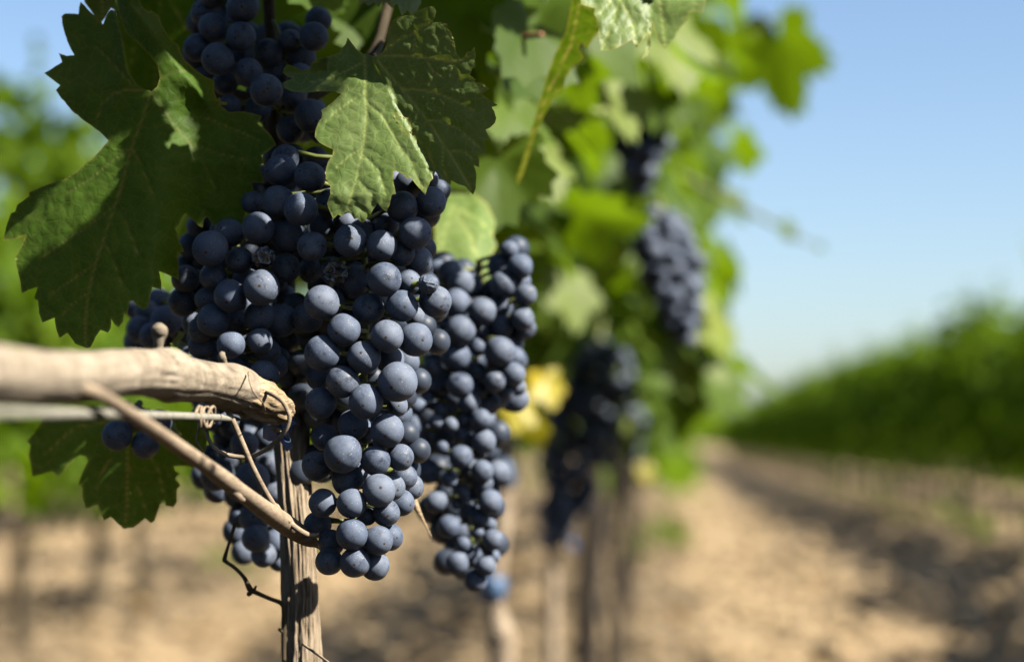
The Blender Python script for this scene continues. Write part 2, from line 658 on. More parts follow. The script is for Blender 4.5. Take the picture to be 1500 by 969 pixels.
def traced_leaf(name, outline, depth, veins, mat, parent, grid=4.0, seed=1, relief=0.0006, label=None, rimw=2.2):
    """outline in photo pixels, depth(px,py)->metres; the blade is a curved sheet at its own distance"""
    rng = random.Random(seed)
    pts = []
    n = len(outline)
    for i in range(n):
        a, b = outline[i], outline[(i + 1) % n]
        L = math.hypot(b[0] - a[0], b[1] - a[1])
        k = max(1, int(L / 5))
        for q in range(k):
            t = q / k
            j = 0.5 if 0 < q else 0
            pts.append((lerp(a[0], b[0], t) + rng.uniform(-j, j), lerp(a[1], b[1], t) + rng.uniform(-j, j)))
    m = len(pts)
    edges = [(i, (i + 1) % m) for i in range(m)]
    x0, x1 = min(p[0] for p in pts), max(p[0] for p in pts)
    y0, y1 = min(p[1] for p in pts), max(p[1] for p in pts)
    allp = [Vector(p) for p in pts]
    y = y0 + grid * 0.5
    row = 0
    while y < y1:
        x = x0 + (grid * 0.5 if row % 2 else 0)
        while x < x1:
            allp.append(Vector((x + rng.uniform(-.5, .5), y + rng.uniform(-.5, .5))))
            x += grid
        y += grid * 0.87
        row += 1
    vs, es, fs, ov, oe, of = delaunay_2d_cdt(allp, edges, [], 1, 1e-4)
    P3, vein, rim = [], [], []
    oseg = [(pts[i], pts[(i + 1) % m]) for i in range(m)]
    for v in vs:
        p = (v.x, v.y)
        va = 0.0
        crease = 0.0
        for pl, wd in veins:
            dm = min(dist_seg(p, pl[i], pl[i + 1]) for i in range(len(pl) - 1))
            va = max(va, math.exp(-(dm / wd) ** 2))
            crease = max(crease, math.exp(-(dm / (wd * 5)) ** 2))
        dr = 99
        for a, b in oseg:
            if abs(a[0] - p[0]) < 12 and abs(a[1] - p[1]) < 12:
                dr = min(dr, dist_seg(p, a, b))
        vein.append(va)
        rim.append(max(0.0, 1 - dr / rimw) * (0.35 + 0.65 * max(0, noise.noise(Vector((p[0] * .05, p[1] * .05, seed))) + .4)))
        d = depth(*p)
        d += relief * 2.0 * noise.noise(Vector((p[0] * 0.045, p[1] * 0.045, seed * 3.1)))
        d += relief * noise.noise(Vector((p[0] * 0.12, p[1] * 0.12, seed * 5.1)))
        d += 0.0005 * crease
        P3.append(at(p[0], p[1], d))
    faces = []
    for f in fs:
        a, b, c = (vs[i] for i in f[:3])
        # face the camera
        s = (b.x - a.x) * (c.y - a.y) - (b.y - a.y) * (c.x - a.x)
        faces.append(tuple(f) if s < 0 else tuple(reversed(f)))
    me = mesh(name, P3, faces)
    uv = me.uv_layers.new(name='UVMap')
    for l in me.loops:
        v = vs[l.vertex_index]
        uv.data[l.index].uv = (v.x / 100, v.y / 100)
    for nm, arr in (('vein', vein), ('rim', rim)):
        a_ = me.attributes.new(nm, 'FLOAT', 'POINT')
        a_.data.foreach_set('value', arr)
    o = link(name, me, mat, parent)
    if label:
        o['label'] = label
    return o


# ------------------------------------------------------------------ the near vine: trunk and arms
BASE = Vector((at(445, 969, 0.845).x + 0.004, 0.845, 0))
vine = thing('grapevine', BASE, 'young vine with a shaggy bark trunk in the sharp foreground beside the dark bunches', 'grapevine')


def bark_disp(seed, amp=0.16):
    def f(a, s, r):
        c = Vector((math.cos(a) * 2.4, math.sin(a) * 2.4, s * 14 + seed))
        v = noise.noise(c) * 0.9 + noise.noise(Vector((c.x * 2.6, c.y * 2.6, s * 30 + seed * 2))) * 0.55
        v += 0.35 * noise.noise(Vector((c.x * 6, c.y * 6, s * 40 - seed)))
        return 1 + amp * v
    return f




def shaggy(a, s, r):
    tw = a + 0.5 * noise.noise(Vector((s * 9, 0, 3)))
    c, n_ = Vector((math.cos(tw), math.sin(tw), 0)), 0
    v = 0.0
    for fq, am, ln in ((3.0, 0.13, 9), (7.0, 0.12, 22), (13.0, 0.07, 45)):
        q = Vector((c.x * fq, c.y * fq, s * ln + fq))
        v += am * (abs(noise.noise(q)) * 2.2 - 0.6)
    return 1 + v


trunk_pts = [(452, 3450, 0.845, 74), (448, 2400, 0.845, 66), (444, 1500, 0.845, 60), (444, 1060, 0.845, 60), (442, 969, 0.845, 58),
             (441, 900, 0.845, 52), (440, 850, 0.845, 50), (438, 800, 0.845, 50), (434, 750, 0.845, 50),
             (430, 700, 0.846, 50), (427, 650, 0.847, 50), (427, 618, 0.848, 50), (430, 590, 0.849, 44), (432, 565, 0.851, 36)]
v_, f_ = tube_geo(pxpath(trunk_pts, 30), 110, shaggy)
link('trunk', mesh('trunk', v_, f_), M_BARK, vine)
# knob on the trunk head
v_, f_ = tube_geo(pxpath([(436, 610, 0.846, 10), (444, 590, 0.843, 24), (446, 565, 0.842, 26), (445, 545, 0.842, 20), (441, 532, 0.844, 8)], 8), 28, bark_disp(8.0, 0.28))
link('spur', mesh('spur', v_, f_), M_ARM, vine)
v_, f_ = tube_geo(pxpath([(430, 600, 0.853, 30), (426, 560, 0.858, 24), (424, 500, 0.862, 23), (422, 420, 0.866, 23), (418, 330, 0.868, 24), (412, 250, 0.866, 28),
                          (406, 205, 0.862, 30), (403, 180, 0.86, 28), (400, 120, 0.862, 20), (397, 60, 0.864, 17), (393, 0, 0.866, 17), (390, -90, 0.868, 16), (394, -260, 0.87, 14)], 8), 20, bark_disp(12.0, 0.07))
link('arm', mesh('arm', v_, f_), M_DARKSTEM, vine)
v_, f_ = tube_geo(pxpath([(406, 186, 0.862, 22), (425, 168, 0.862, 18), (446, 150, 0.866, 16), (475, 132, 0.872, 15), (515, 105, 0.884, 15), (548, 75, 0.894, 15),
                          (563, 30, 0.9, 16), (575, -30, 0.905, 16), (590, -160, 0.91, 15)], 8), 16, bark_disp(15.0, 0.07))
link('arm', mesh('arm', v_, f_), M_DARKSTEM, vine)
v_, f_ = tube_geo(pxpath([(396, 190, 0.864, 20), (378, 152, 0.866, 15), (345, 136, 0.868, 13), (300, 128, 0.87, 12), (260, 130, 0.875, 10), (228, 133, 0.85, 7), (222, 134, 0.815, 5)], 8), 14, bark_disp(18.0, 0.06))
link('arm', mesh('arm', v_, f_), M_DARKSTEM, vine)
# thin dry twig at the left of the trunk
V, Fc = [], []
tube_geo(pxpath([(416, 968, 0.838, 7), (416, 930, 0.838, 7), (416, 900, 0.838, 7), (413, 884, 0.838, 7), (395, 876, 0.836, 6), (372, 866, 0.834, 7), (366, 862, 0.834, 9), (358, 846, 0.833, 6),
                 (345, 832, 0.832, 5.5), (331, 822, 0.832, 6), (329, 818, 0.832, 6.5), (334, 800, 0.832, 4.5), (341, 778, 0.832, 5), (345, 764, 0.832, 6)], 6), 10, bark_disp(31.0, 0.10), V, Fc)
tube_geo(pxpath([(368, 866, 0.834, 8), (364, 870, 0.832, 7)], 3), 8, None, V, Fc)
tube_geo(pxpath([(372, 864, 0.834, 5), (375, 858, 0.832, 3)], 3), 8, None, V, Fc)
tube_geo(pxpath([(415, 926, 0.838, 5), (409, 921, 0.836, 5)], 3), 8, None, V, Fc)
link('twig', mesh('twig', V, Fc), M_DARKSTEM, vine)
v_, f_ = tube_geo(pxpath([(444, 943, 0.822, 4.5), (458, 953, 0.812, 4), (475, 965, 0.802, 4), (500, 985, 0.79, 3.5)], 5), 8)
link('twig', mesh('twig', v_, f_), M_SHOOT, vine)
v_, f_ = tube_geo(pxpath([(600, 715, 0.86, 9), (610, 742, 0.858, 9), (620, 762, 0.857, 4), (632, 785, 0.857, 1.5)], 5), 8)
link('straw', mesh('straw', v_, f_), M_CUT, vine)

# ------------------------------------------------------------------ traced foreground leaves
L1 = [(200, -24), (204, 0), (208, 10), (218, 18), (222, 15), (234, 25), (237, 37), (245, 50), (247, 54), (252, 60), (261, 65), (264, 76), (270, 88), (286, 102), (300, 112), (312, 117), (314, 121),
      (314, 135), (318, 146), (322, 142), (323, 148), (333, 150), (332, 154), (322, 154),
      (335, 164), (352, 163), (370, 166), (384, 170), (377, 181), (389, 190), (398, 200), (405, 212), (395, 220), (383, 228), (387, 238), (380, 243), (383, 254), (389, 268), (369, 267), (373, 282), (375, 298),
      (360, 297), (359, 312), (356, 331), (348, 337), (335, 334), (322, 326), (317, 331), (312, 330), (304, 318), (299, 320), (297, 333), (290, 330), (282, 322), (272, 312), (268, 316), (262, 329), (259, 332), (257, 334), (262, 352), (270, 369), (260, 370), (262, 384), (262, 410), (246, 402), (233, 397),
      (236, 412), (236, 424), (223, 420), (220, 436), (217, 449), (210, 454), (201, 448), (194, 440), (190, 442), (187, 461), (182, 458), (180, 471), (174, 479), (168, 475), (163, 467), (162, 481), (158, 487), (147, 483), (140, 493),
      (133, 508), (127, 510), (110, 503), (99, 487), (87, 495), (82, 480), (80, 465), (62, 472), (57, 458), (56, 440), (50, 437), (55, 420), (42, 424), (32, 429), (30, 414), (26, 396), (22, 377), (28, 368), (37, 345), (22, 350), (5, 353), (9, 332),
      (16, 312), (22, 310), (25, 300), (43, 287), (42, 282), (70, 270), (95, 262), (120, 245), (145, 222), (159, 206), (145, 192), (125, 178), (105, 162), (87, 140), (82, 132), (88, 125), (65, 107), (91, 91), (86, 78), (98, 82),
      (109, 81), (101, 66), (95, 50), (91, 34), (90, 24), (95, 20), (105, 20), (115, 21), (116, 10), (118, 3), (128, 13), (140, 25), (151, 36), (157, 22), (163, 14), (169, 17), (172, 32), (178, 50),
      (182, 80), (187, 105), (199, 122), (212, 131), (222, 134), (230, 127), (234, 114), (231, 96), (218, 80), (200, 62), (184, 48), (174, 20), (168, -10), (180, -30)]
V1 = [([(222, 134), (209, 172), (193, 216), (181, 262), (168, 302), (152, 350), (140, 386), (130, 428), (125, 470), (126, 505)], 1.6),
      ([(222, 134), (243, 165), (262, 190), (277, 208), (290, 228), (303, 250), (316, 275)], 1.4),
      ([(212, 133), (190, 131), (168, 136), (150, 152), (142, 175)], 1.3),
      ([(228, 130), (235, 116), (252, 106), (272, 104)], 1.3),
      ([(202, 133), (180, 110), (160, 88), (142, 70)], 1.2),
      ([(193, 216), (165, 235), (138, 258), (100, 282)], 1.0), ([(168, 302), (130, 330), (92, 355), (60, 378)], 1.1),
      ([(168, 302), (186, 330), (196, 355), (203, 375)], 1.0), ([(152, 350), (170, 390), (180, 420)], .9),
      ([(193, 216), (206, 240), (215, 262), (226, 290)], .9), ([(262, 172), (300, 172), (345, 190), (380, 205)], .9),
      ([(277, 208), (320, 225), (365, 235)], .8), ([(140, 386), (105, 410), (75, 430)], .9), ([(130, 428), (105, 445), (90, 462)], .8),
      ([(215, 78), (225, 95), (232, 112)], 1.0)]


def sm(t):
    t = max(0.0, min(1.0, t))
    return t * t * (3 - 2 * t)


def dL1(x, y):
    d = 0.802
    low = sm((y - 105) / 110) * (1 - sm((x - 215) / 90))       # big lower lobe, folded a little along its midrib
    mx = 193 - (y - 216) * 0.235
    d += low * (0.00005 * (math.hypot(x - mx, 18) - 18) - 0.000060 * (y - 150) + 0.00003 * max(0, mx - 70 - x))
    right = sm((x - 222) / 70) * sm((y - 110) / 60)             # right lobe lies a little behind
    d += right * (0.005 + 0.00005 * (x - 240) + 0.00006 * abs(y - 235))
    ul = (1 - sm((y - 90) / 90)) * (1 - sm((x - 160) / 70))     # upper left lobe rolls back
    d += ul * (0.00010 * (150 - y) + 0.00010 * max(0, 180 - x))
    ur = (1 - sm((y - 120) / 60)) * sm((x - 170) / 60)          # upper right lobe, its margin curled back
    d += ur * 0.00005 * (165 - y)
    e = x - (203 + max(0, y - 5) * 0.80)
    cu = (1 - sm((y - 148) / 14)) * sm((e + 17) / 6)
    d += cu * 0.00055 * (e + 17)
    return d


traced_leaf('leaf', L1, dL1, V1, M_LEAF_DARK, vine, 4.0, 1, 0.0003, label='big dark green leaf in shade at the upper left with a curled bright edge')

L2 = [(530, 78), (522, 72), (509, 55), (506, 65), (497, 77), (480, 83), (467, 86), (466, 91), (457, 91), (455, 97), (452, 103), (446, 103), (440, 103), (434, 99), (428, 96), (420, 94), (416, 100), (414, 107), (421, 112), (430, 115), (420, 118), (415, 121), (416, 129),
      (428, 134), (445, 136), (470, 134), (490, 134), (500, 138), (490, 147), (478, 157), (470, 161), (472, 166), (471, 173), (467, 178), (464, 185), (462, 191), (461, 200), (468, 209), (479, 215), (488, 219), (487, 228), (480, 238), (477, 250),
      (477, 262), (484, 273), (484, 284), (479, 298), (483, 309), (488, 321), (495, 314), (501, 317), (508, 309), (514, 313), (519, 321), (524, 319), (527, 324), (532, 326), (538, 318), (538, 311), (543, 314), (548, 305), (553, 297), (560, 306), (566, 310), (571, 300),
      (574, 285), (580, 284), (578, 274), (576, 264), (576, 252), (580, 250), (590, 255), (597, 263), (600, 259), (611, 272), (623, 285), (626, 276), (630, 266), (634, 262), (638, 251), (633, 236), (628, 223), (622, 210), (612, 203), (603, 197), (598, 192), (595, 196), (589, 191), (587, 184),
      (580, 177), (576, 168), (581, 166), (588, 170), (594, 174), (598, 173), (603, 184), (607, 196), (616, 208), (624, 218), (630, 231), (637, 247), (650, 262), (660, 271), (661, 264), (672, 270), (682, 273), (693, 285), (697, 275), (698, 256), (694, 242),
      (702, 245), (702, 234), (697, 224), (711, 227), (712, 216), (709, 207), (717, 203), (711, 190), (718, 187), (725, 180), (727, 173), (724, 163), (720, 157), (729, 154), (717, 146), (706, 138), (717, 130), (707, 122), (694, 119), (698, 117), (688, 110), (693, 97), (697, 83), (695, 69),
      (690, 76), (684, 76), (681, 83), (675, 86), (669, 79), (667, 70), (665, 58), (661, 47), (654, 40), (656, 35), (645, 33), (634, 33), (637, 25), (639, 17), (636, 10), (628, 9), (616, 14), (600, 22), (583, 24), (575, 30), (570, 42), (567, 55), (566, 66), (562, 75), (553, 82), (543, 81)]
V2 = [([(534, 82), (535, 110), (535, 140), (537, 168), (533, 210), (524, 255), (514, 290), (507, 310)], 1.6),
      ([(553, 89), (575, 115), (598, 142), (626, 176), (650, 212), (672, 246), (690, 276)], 1.6),
      ([(556, 83), (580, 82), (604, 83), (632, 86), (662, 91), (680, 87)], 1.5),
      ([(592, 130), (620, 132), (650, 140), (672, 151), (695, 162)], 1.2), ([(626, 176), (650, 178), (672, 189), (690, 205), (702, 216)], 1.2),
      ([(655, 221), (680, 222), (692, 232)], 1.1), ([(534, 90), (510, 103), (480, 115), (450, 122)], 1.1),
      ([(535, 134), (515, 147), (490, 165), (474, 182)], 1.0), ([(537, 150), (560, 170), (580, 205), (600, 235), (620, 275)], 1.1),
      ([(530, 225), (555, 250), (565, 285)], .9), ([(533, 215), (510, 230), (488, 250)], .8), ([(522, 262), (545, 285), (545, 300)], .8),
      ([(562, 75), (580, 62), (600, 52), (640, 28)], 1.0), ([(604, 83), (608, 60), (608, 45)], .9), ([(626, 88), (635, 105), (646, 112)], .9),
      ([(662, 91), (673, 110), (671, 125)], .9), ([(626, 176), (613, 200), (622, 225)], .8), ([(650, 212), (648, 240), (655, 262)], .9),
      ([(530, 78), (518, 68), (510, 58)], .9), ([(508, 308), (520, 300), (535, 310)], .7)]


def dL2(x, y):
    # fold line from the petiole (545,84) down to the sinus (590,172)
    e = ((x - 545) * 88 - (y - 84) * 45) / math.hypot(88, 45)
    d = 0.792
    if e > 0:                                      # right half swings toward the viewer, turned from the sun
        d -= 0.000060 * e
        d += 0.00002 * (y - 150)
    else:
        d -= 0.00010 * (y - 120)
        d += 0.00003 * (-e)
        if x < 480 and y < 140:
            d += 0.00012 * (480 - x) - 0.00035 * max(0, 105 - y)
        if y > 285:
            d += 0.0001 * (y - 285)
    return d


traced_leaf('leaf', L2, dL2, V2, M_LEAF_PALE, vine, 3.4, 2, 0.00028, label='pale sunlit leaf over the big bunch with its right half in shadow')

L3 = [(39, 646), (50, 635), (62, 614), (75, 602), (120, 596), (180, 594), (240, 604), (290, 612), (305, 640), (300, 662), (284, 686), (280, 683), (266, 682), (254, 683), (257, 690), (263, 693), (257, 701), (264, 711), (259, 716), (259, 735), (254, 743), (245, 741),
      (235, 737), (231, 750), (227, 762), (222, 766), (213, 759), (195, 772), (181, 774), (172, 766), (163, 757), (153, 762), (147, 748), (143, 738), (126, 744), (121, 729), (121, 714), (115, 711), (120, 693), (128, 676), (126, 668), (117, 666), (108, 673), (95, 688), (84, 698), (76, 690),
      (62, 694), (48, 698), (46, 690), (44, 676), (42, 664), (44, 651)]
V3 = [([(186, 600), (187, 640), (187, 690), (186, 740), (183, 770)], 1.5), ([(186, 610), (160, 670), (140, 715)], 1.2), ([(186, 610), (110, 625), (65, 665)], 1.3),
      ([(187, 625), (230, 680), (240, 725)], 1.2), ([(186, 606), (240, 640), (285, 660)], 1.2), ([(187, 680), (205, 720), (215, 750)], .9)]
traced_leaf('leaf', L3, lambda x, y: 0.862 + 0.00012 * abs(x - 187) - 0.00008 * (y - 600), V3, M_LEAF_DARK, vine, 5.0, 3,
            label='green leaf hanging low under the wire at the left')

L4 = [(846, -60), (851, 7), (862, 10), (872, 12), (870, 21), (876, 31), (877, 48), (880, 74), (893, 74), (905, 70), (926, 58), (933, 70), (940, 60), (947, 51), (948, 62), (945, 78), (940, 88), (948, 82), (953, 70), (954, 40), (956, 34),
      (962, 58), (974, 73), (985, 60), (997, 40), (1005, 32), (1010, 18), (1020, 17), (1029, 19), (1034, 0), (1036, -60), (960, -90)]
V4 = [([(930, -90), (915, -20), (898, 30), (882, 72)], 1.4), ([(922, -50), (905, -10), (880, 20)], 1.0), ([(910, 0), (925, 30), (932, 62)], 1.0), ([(940, -80), (965, -10), (974, 65)], 1.3)]


def dL4(x, y):
    d = 0.865
    if x > 954:
        d += 0.00050 * (x - 954) + 0.0002 * max(0, y)
    else:
        d += 0.00006 * (x - 900) - 0.00012 * y
    return d


traced_leaf('leaf', L4, dL4, V4, M_LEAF_PALE, vine, 4.0, 4, label='grey green leaf folded down the middle at the top centre')

L5 = [(850, -30), (857, 10), (872, 13), (878, 45), (868, 58), (861, 72), (852, 62), (847, 70), (856, 85), (848, 92), (840, 97), (828, 115), (826, 128), (815, 135), (808, 150), (800, 165), (791, 182), (783, 200), (772, 240), (758, 274), (756, 262), (766, 232), (778, 192),
      (790, 150), (800, 115), (815, 75), (830, 45), (838, 0), (842, -30)]
V5 = [([(850, 0), (835, 70), (805, 130), (780, 200), (760, 270)], 1.2)]
traced_leaf('leaf', L5, lambda x, y: 0.93 - 0.00022 * (x - 790) + 0.0002 * (800 - x) + 0.00010 * y, V5, M_LEAF_DARK, vine, 4.5, 5,
            label='narrow leaf seen edge on with a wavy rim')

# leaf tips peeping in at the top edge
L6 = [(520, -40), (524, -6), (527, 8), (533, 3), (540, 9), (548, 4), (555, 11), (562, 0), (568, 6), (574, 12), (582, 5), (585, 14), (589, 24), (597, 15), (602, 22), (611, 16), (617, 4), (619, -40)]
traced_leaf('leaf', L6, lambda x, y: 0.84 - 0.0003 * y + 0.0003 * abs(x - 572), [([(572, -40), (573, 10)], 1.2)], M_LEAF_PALE, vine, 4.0, 6)
L7 = [(118, -40), (124, 4), (138, 24), (148, 34), (156, 24), (163, 12), (170, 17), (167, -40)]
traced_leaf('leaf', L7, lambda x, y: 0.84 + 0.0002 * y, [([(150, -40), (150, 30)], 1.2)], M_LEAF_PALE, vine, 4.0, 7)
L7b = [(150, -40), (166, 12), (176, 60), (188, 108), (205, 140), (235, 150), (262, 138), (300, 150), (326, 120), (318, 60), (330, 0), (320, -50), (240, -70)]
traced_leaf('leaf', L7b, lambda x, y: 0.905 - 0.00012 * abs(x - 235) + 0.0001 * y, [([(235, -60), (232, 60), (225, 145)], 1.5), ([(235, -30), (280, 60), (300, 140)], 1.2), ([(235, -30), (200, 50), (190, 100)], 1.2)], M_LEAF_DARK, vine, 6.0, 17)
# little bright leaflets caught behind the cane
L8 = [(250, 503), (258, 493), (262, 484), (271, 487), (268, 494), (264, 498), (272, 503), (276, 508), (268, 511), (262, 512), (274, 517), (284, 517), (276, 523), (268, 532), (258, 528), (256, 516), (250, 510)]
traced_leaf('leaf', L8, lambda x, y: 0.85 - 0.0004 * (y - 500), [([(255, 525), (264, 490)], 1.0)], M_LEAF_PALE, vine, 4.0, 8, label='tiny bright leaflet behind the knob of the cane')
L9 = [(243, 628), (250, 616), (257, 617), (258, 626), (267, 636), (259, 643), (250, 640)]
traced_leaf('leaf', L9, lambda x, y: 0.845 - 0.0004 * (y - 630), [([(246, 630), (262, 637)], 1.0)], M_LEAF_PALE, vine, 4.0, 9)
L10 = [(172, 596), (184, 585), (192, 588), (186, 600), (178, 606)]
traced_leaf('leaf', L10, lambda x, y: 0.85 - 0.0004 * (y - 630), [([(175, 602), (190, 588)], 1.0)], M_LEAF_PALE, vine, 4.0, 10)
L11 = [(640, 380), (636, 330), (640, 290), (655, 275), (690, 280), (715, 300), (726, 325), (722, 345), (728, 360), (718, 380), (726, 400), (720, 432), (708, 436), (700, 418), (682, 398), (660, 385), (648, 395), (642, 415), (634, 395)]
V11 = [([(660, 300), (690, 350), (712, 420)], 1.6), ([(660, 300), (700, 320), (724, 345)], 1.2), ([(662, 300), (650, 350), (642, 400)], 1.2)]


def dL11(x, y):
    return 1.02 - 0.00035 * (y - 340) + (0.0005 * max(0, x - 700)) + 0.00030 * max(0, 350 - y)


traced_leaf('leaf', L11, dL11, V11, M_LEAF_PALE, vine, 5.0, 11, label='soft bright leaf behind the right shoulder of the big bunch')

# petioles
V, Fc = [], []
tube_geo(pxpath([(700, 78, 1.06, 9), (740, 63, 1.05, 9), (768, 54, 1.04, 9), (794, 51, 1.03, 8)], 6), 8, None, V, Fc)
link('petiole', mesh('petiole', V, Fc), M_PETIOLE, vine)
V, Fc = [], []
tube_geo(pxpath([(700, 102, 1.12, 8), (750, 102, 1.12, 8), (790, 103, 1.11, 8)], 6), 8, None, V, Fc)
link('petiole', mesh('petiole', V, Fc), M_PETIOLE, vine)
V, Fc = [], []
tube_geo(pxpath([(400, 30, 0.855, 6), (412, 60, 0.85, 6), (416, 85, 0.85, 6), (412, 115, 0.85, 5), (416, 137, 0.85, 5)], 6), 8, None, V, Fc)
tube_geo(pxpath([(416, 66, 0.85, 5), (430, 76, 0.85, 6), (432, 95, 0.85, 4)], 6), 8, None, V, Fc)
link('petiole', mesh('petiole', V, Fc), M_STALK, vine)
V, Fc = [], []
tube_geo(pxpath([(560, 60, 0.9, 8), (554, 76, 0.84, 8), (545, 83, 0.796, 8)], 6), 8, None, V, Fc)
link('petiole', mesh('petiole', V, Fc), M_DARKSTEM, vine)

# ------------------------------------------------------------------ near vine canopy (unseen leaves overhead, placed for shade, and leaves behind the dark bunch)
LIT = [(535, 215, 80, .72), (475, 118, 22, .6), (512, 130, 22, .6), (590, 420, 75, .72), (540, 520, 80, .72), (520, 640, 90, .72), (520, 780, 90, .72), (445, 900, 50, .72), (600, 310, 40, .72),
       (390, 585, 45, .72), (690, 340, 50, .72), (383, 421, 14, .5), (338, 504, 14, .5), (385, 462, 8, .4), (386, 377, 5, .3), (490, 398, 5, .3)]
LITP = [(at(x, y, 0.80), r * 0.8 / F, c) for x, y, r, c in LIT] + [(at(60, 545, 0.60), 0.02, .72), (at(200, 545, 0.69), 0.02, .72), (at(300, 550, 0.76), 0.015, .72), (at(905, 30, 0.866), 0.02, .72),
                                                              (at(120, 604, 0.63), 0.006, .72), (at(240, 608, 0.72), 0.006, .72)]


LITP += [(at(x, y, 0.803), 0.0012, 0.92) for x, y in ((268, 82), (300, 116), (316, 140), (445, 112), (480, 110), (508, 122), (530, 160), (66, 322), (56, 392))]
LITP += [(at(x, y, d), 0.008, 0.92) for x, y, d in ((-60, 545, 0.475), (0, 548, 0.51), (60, 550, 0.55), (120, 550, 0.60), (170, 548, 0.64))]


def shades_lit(p, size, tip):
    p = p + tip.normalized() * size * 0.25
    for q, r, c in LITP:
        w = p - q
        t = w.dot(SUN)
        if t > 0 and (w - SUN * t).length < r + size * c:
            return True
    return False


rng = random.Random(21)
spots = []
tries = 0
while len(spots) < 420 and tries < 60000:
    tries += 1
    p = Vector((rng.uniform(-0.40, 0.16), rng.uniform(-0.55, 1.30), rng.uniform(0.93, 1.60)))
    s = rng.uniform(0.035, 0.058)
    q = proj(p)
    if q and -230 * 0.8 / p.y < q[0] < 1700 and q[1] > -215 * 0.8 / p.y:
        continue
    nrm = Vector((rng.gauss(0.5, 0.5), rng.gauss(-0.4, 0.5), rng.gauss(0.8, 0.4)))
    tip = Vector((rng.gauss(0, 0.6), rng.gauss(0, 0.6), -0.7))
    if shades_lit(p, s, tip):
        continue
    spots.append((p, nrm, tip, s, rng.random() ** 1.4))
# unseen leaves added along the sun rays to keep the upper left in shade
SH = []
for _ in range(20000):
    if len(SH) >= 400:
        break
    if len(SH) > 330:
        px, py = rng.uniform(600, 720), rng.uniform(40, 265)
    elif len(SH) > 290:
        px, py = rng.uniform(50, 280), rng.uniform(610, 770)
    elif rng.random() < 0.55:
        px, py = rng.uniform(90, 390), rng.uniform(30, 470)
    else:
        px, py = rng.uniform(250, 480), rng.uniform(0, 400)
    if py > 250 and px < 110 and rng.random() < 0.8:
        continue
    p = at(px, py, rng.uniform(0.79, 0.85)) + SUN * rng.uniform(0.12, 0.75)
    s = rng.uniform(0.040, 0.060) if len(SH) <= 330 else rng.uniform(0.022, 0.034)
    q = proj(p)
    if p.z > 1.62 or p.y < 0.25 or (q and q[1] > -200 * 0.8 / p.y):
        continue
    tip = Vector((rng.gauss(0, 0.6), rng.gauss(0, 0.6), -0.7))
    if shades_lit(p, s, tip):
        continue
    SH.append((p, SUN + Vector((rng.gauss(0, .3), rng.gauss(0, .3), rng.gauss(0, .3))), tip, s, rng.random()))
SM = []  # smaller unseen leaves, added for finer edges of shade
for _ in range(30000):
    if len(SM) >= 420:
        break
    w = rng.random()
    if w < 0.62:
        px, py = rng.uniform(30, 395), rng.uniform(20, 500)
    elif w < 0.85:
        px, py = rng.uniform(585, 725), rng.uniform(20, 275)
    else:
        px, py = rng.uniform(380, 480), rng.uniform(200, 330)
    p = at(px, py, rng.uniform(0.79, 0.82)) + SUN * rng.uniform(0.10, 0.60)
    s = rng.uniform(0.018, 0.030)
    q = proj(p)
    if p.z > 1.62 or p.y < 0.25 or (q and q[1] > -130 * 0.8 / p.y):
        continue
    tip = Vector((rng.gauss(0, 0.6), rng.gauss(0, 0.6), -0.7))
    if shades_lit(p, s, tip):
        continue
    SM.append((p, SUN + Vector((rng.gauss(0, .3), rng.gauss(0, .3), rng.gauss(0, .3))), tip, s, rng.random()))


def in_poly(x, y, poly):
    c = False
    for i_ in range(len(poly)):
        (xa, ya), (xb, yb) = poly[i_ - 1], poly[i_]
        if (ya > y) != (yb > y) and x < (xb - xa) * (y - ya) / (yb - ya) + xa:
            c = not c
    return c


# tiny unseen leaves added to shade the big left leaf and the middle one's right half
SH += SM
FL = [(277, 213, 17, 10), (262, 218, 12, 9), (290, 207, 10, 7), (270, 278, 17, 9), (256, 284, 11, 9), (288, 271, 12, 8), (304, 264, 8, 6), (75, 312, 28, 17), (52, 333, 22, 15), (96, 300, 12, 9), (58, 378, 26, 20), (45, 398, 20, 16),
      (268, 84, 16, 16), (285, 102, 16, 16), (300, 120, 16, 18), (318, 142, 18, 14), (252, 58, 14, 14)]
GAP = []
for gy in range(5, 505, 11):
    for gx in range(15, 730, 11):
        if in_poly(gx, gy, L1):
            if any(((gx - a) / (c + 4)) ** 2 + ((gy - b) / (d_ + 4)) ** 2 < 1 for a, b, c, d_ in FL):
                continue
            dd = dL1(gx, gy)
        elif in_poly(gx, gy, L2) and (gx - 545) * 88 - (gy - 84) * 45 > 99 * 6:
            dd = dL2(gx, gy)
        else:
            continue
        GAP.append(at(gx, gy, dd))
FLP = [(at(a, b, 0.803), 0.5 * (c + d_) * 0.8 / F) for a, b, c, d_ in FL] + [(at(a, b, 0.792), 0.003) for a, b in ((445, 112), (480, 110), (508, 125), (500, 180), (530, 160), (545, 200), (560, 230), (520, 260), (600, 240))]
rng.shuffle(GAP)
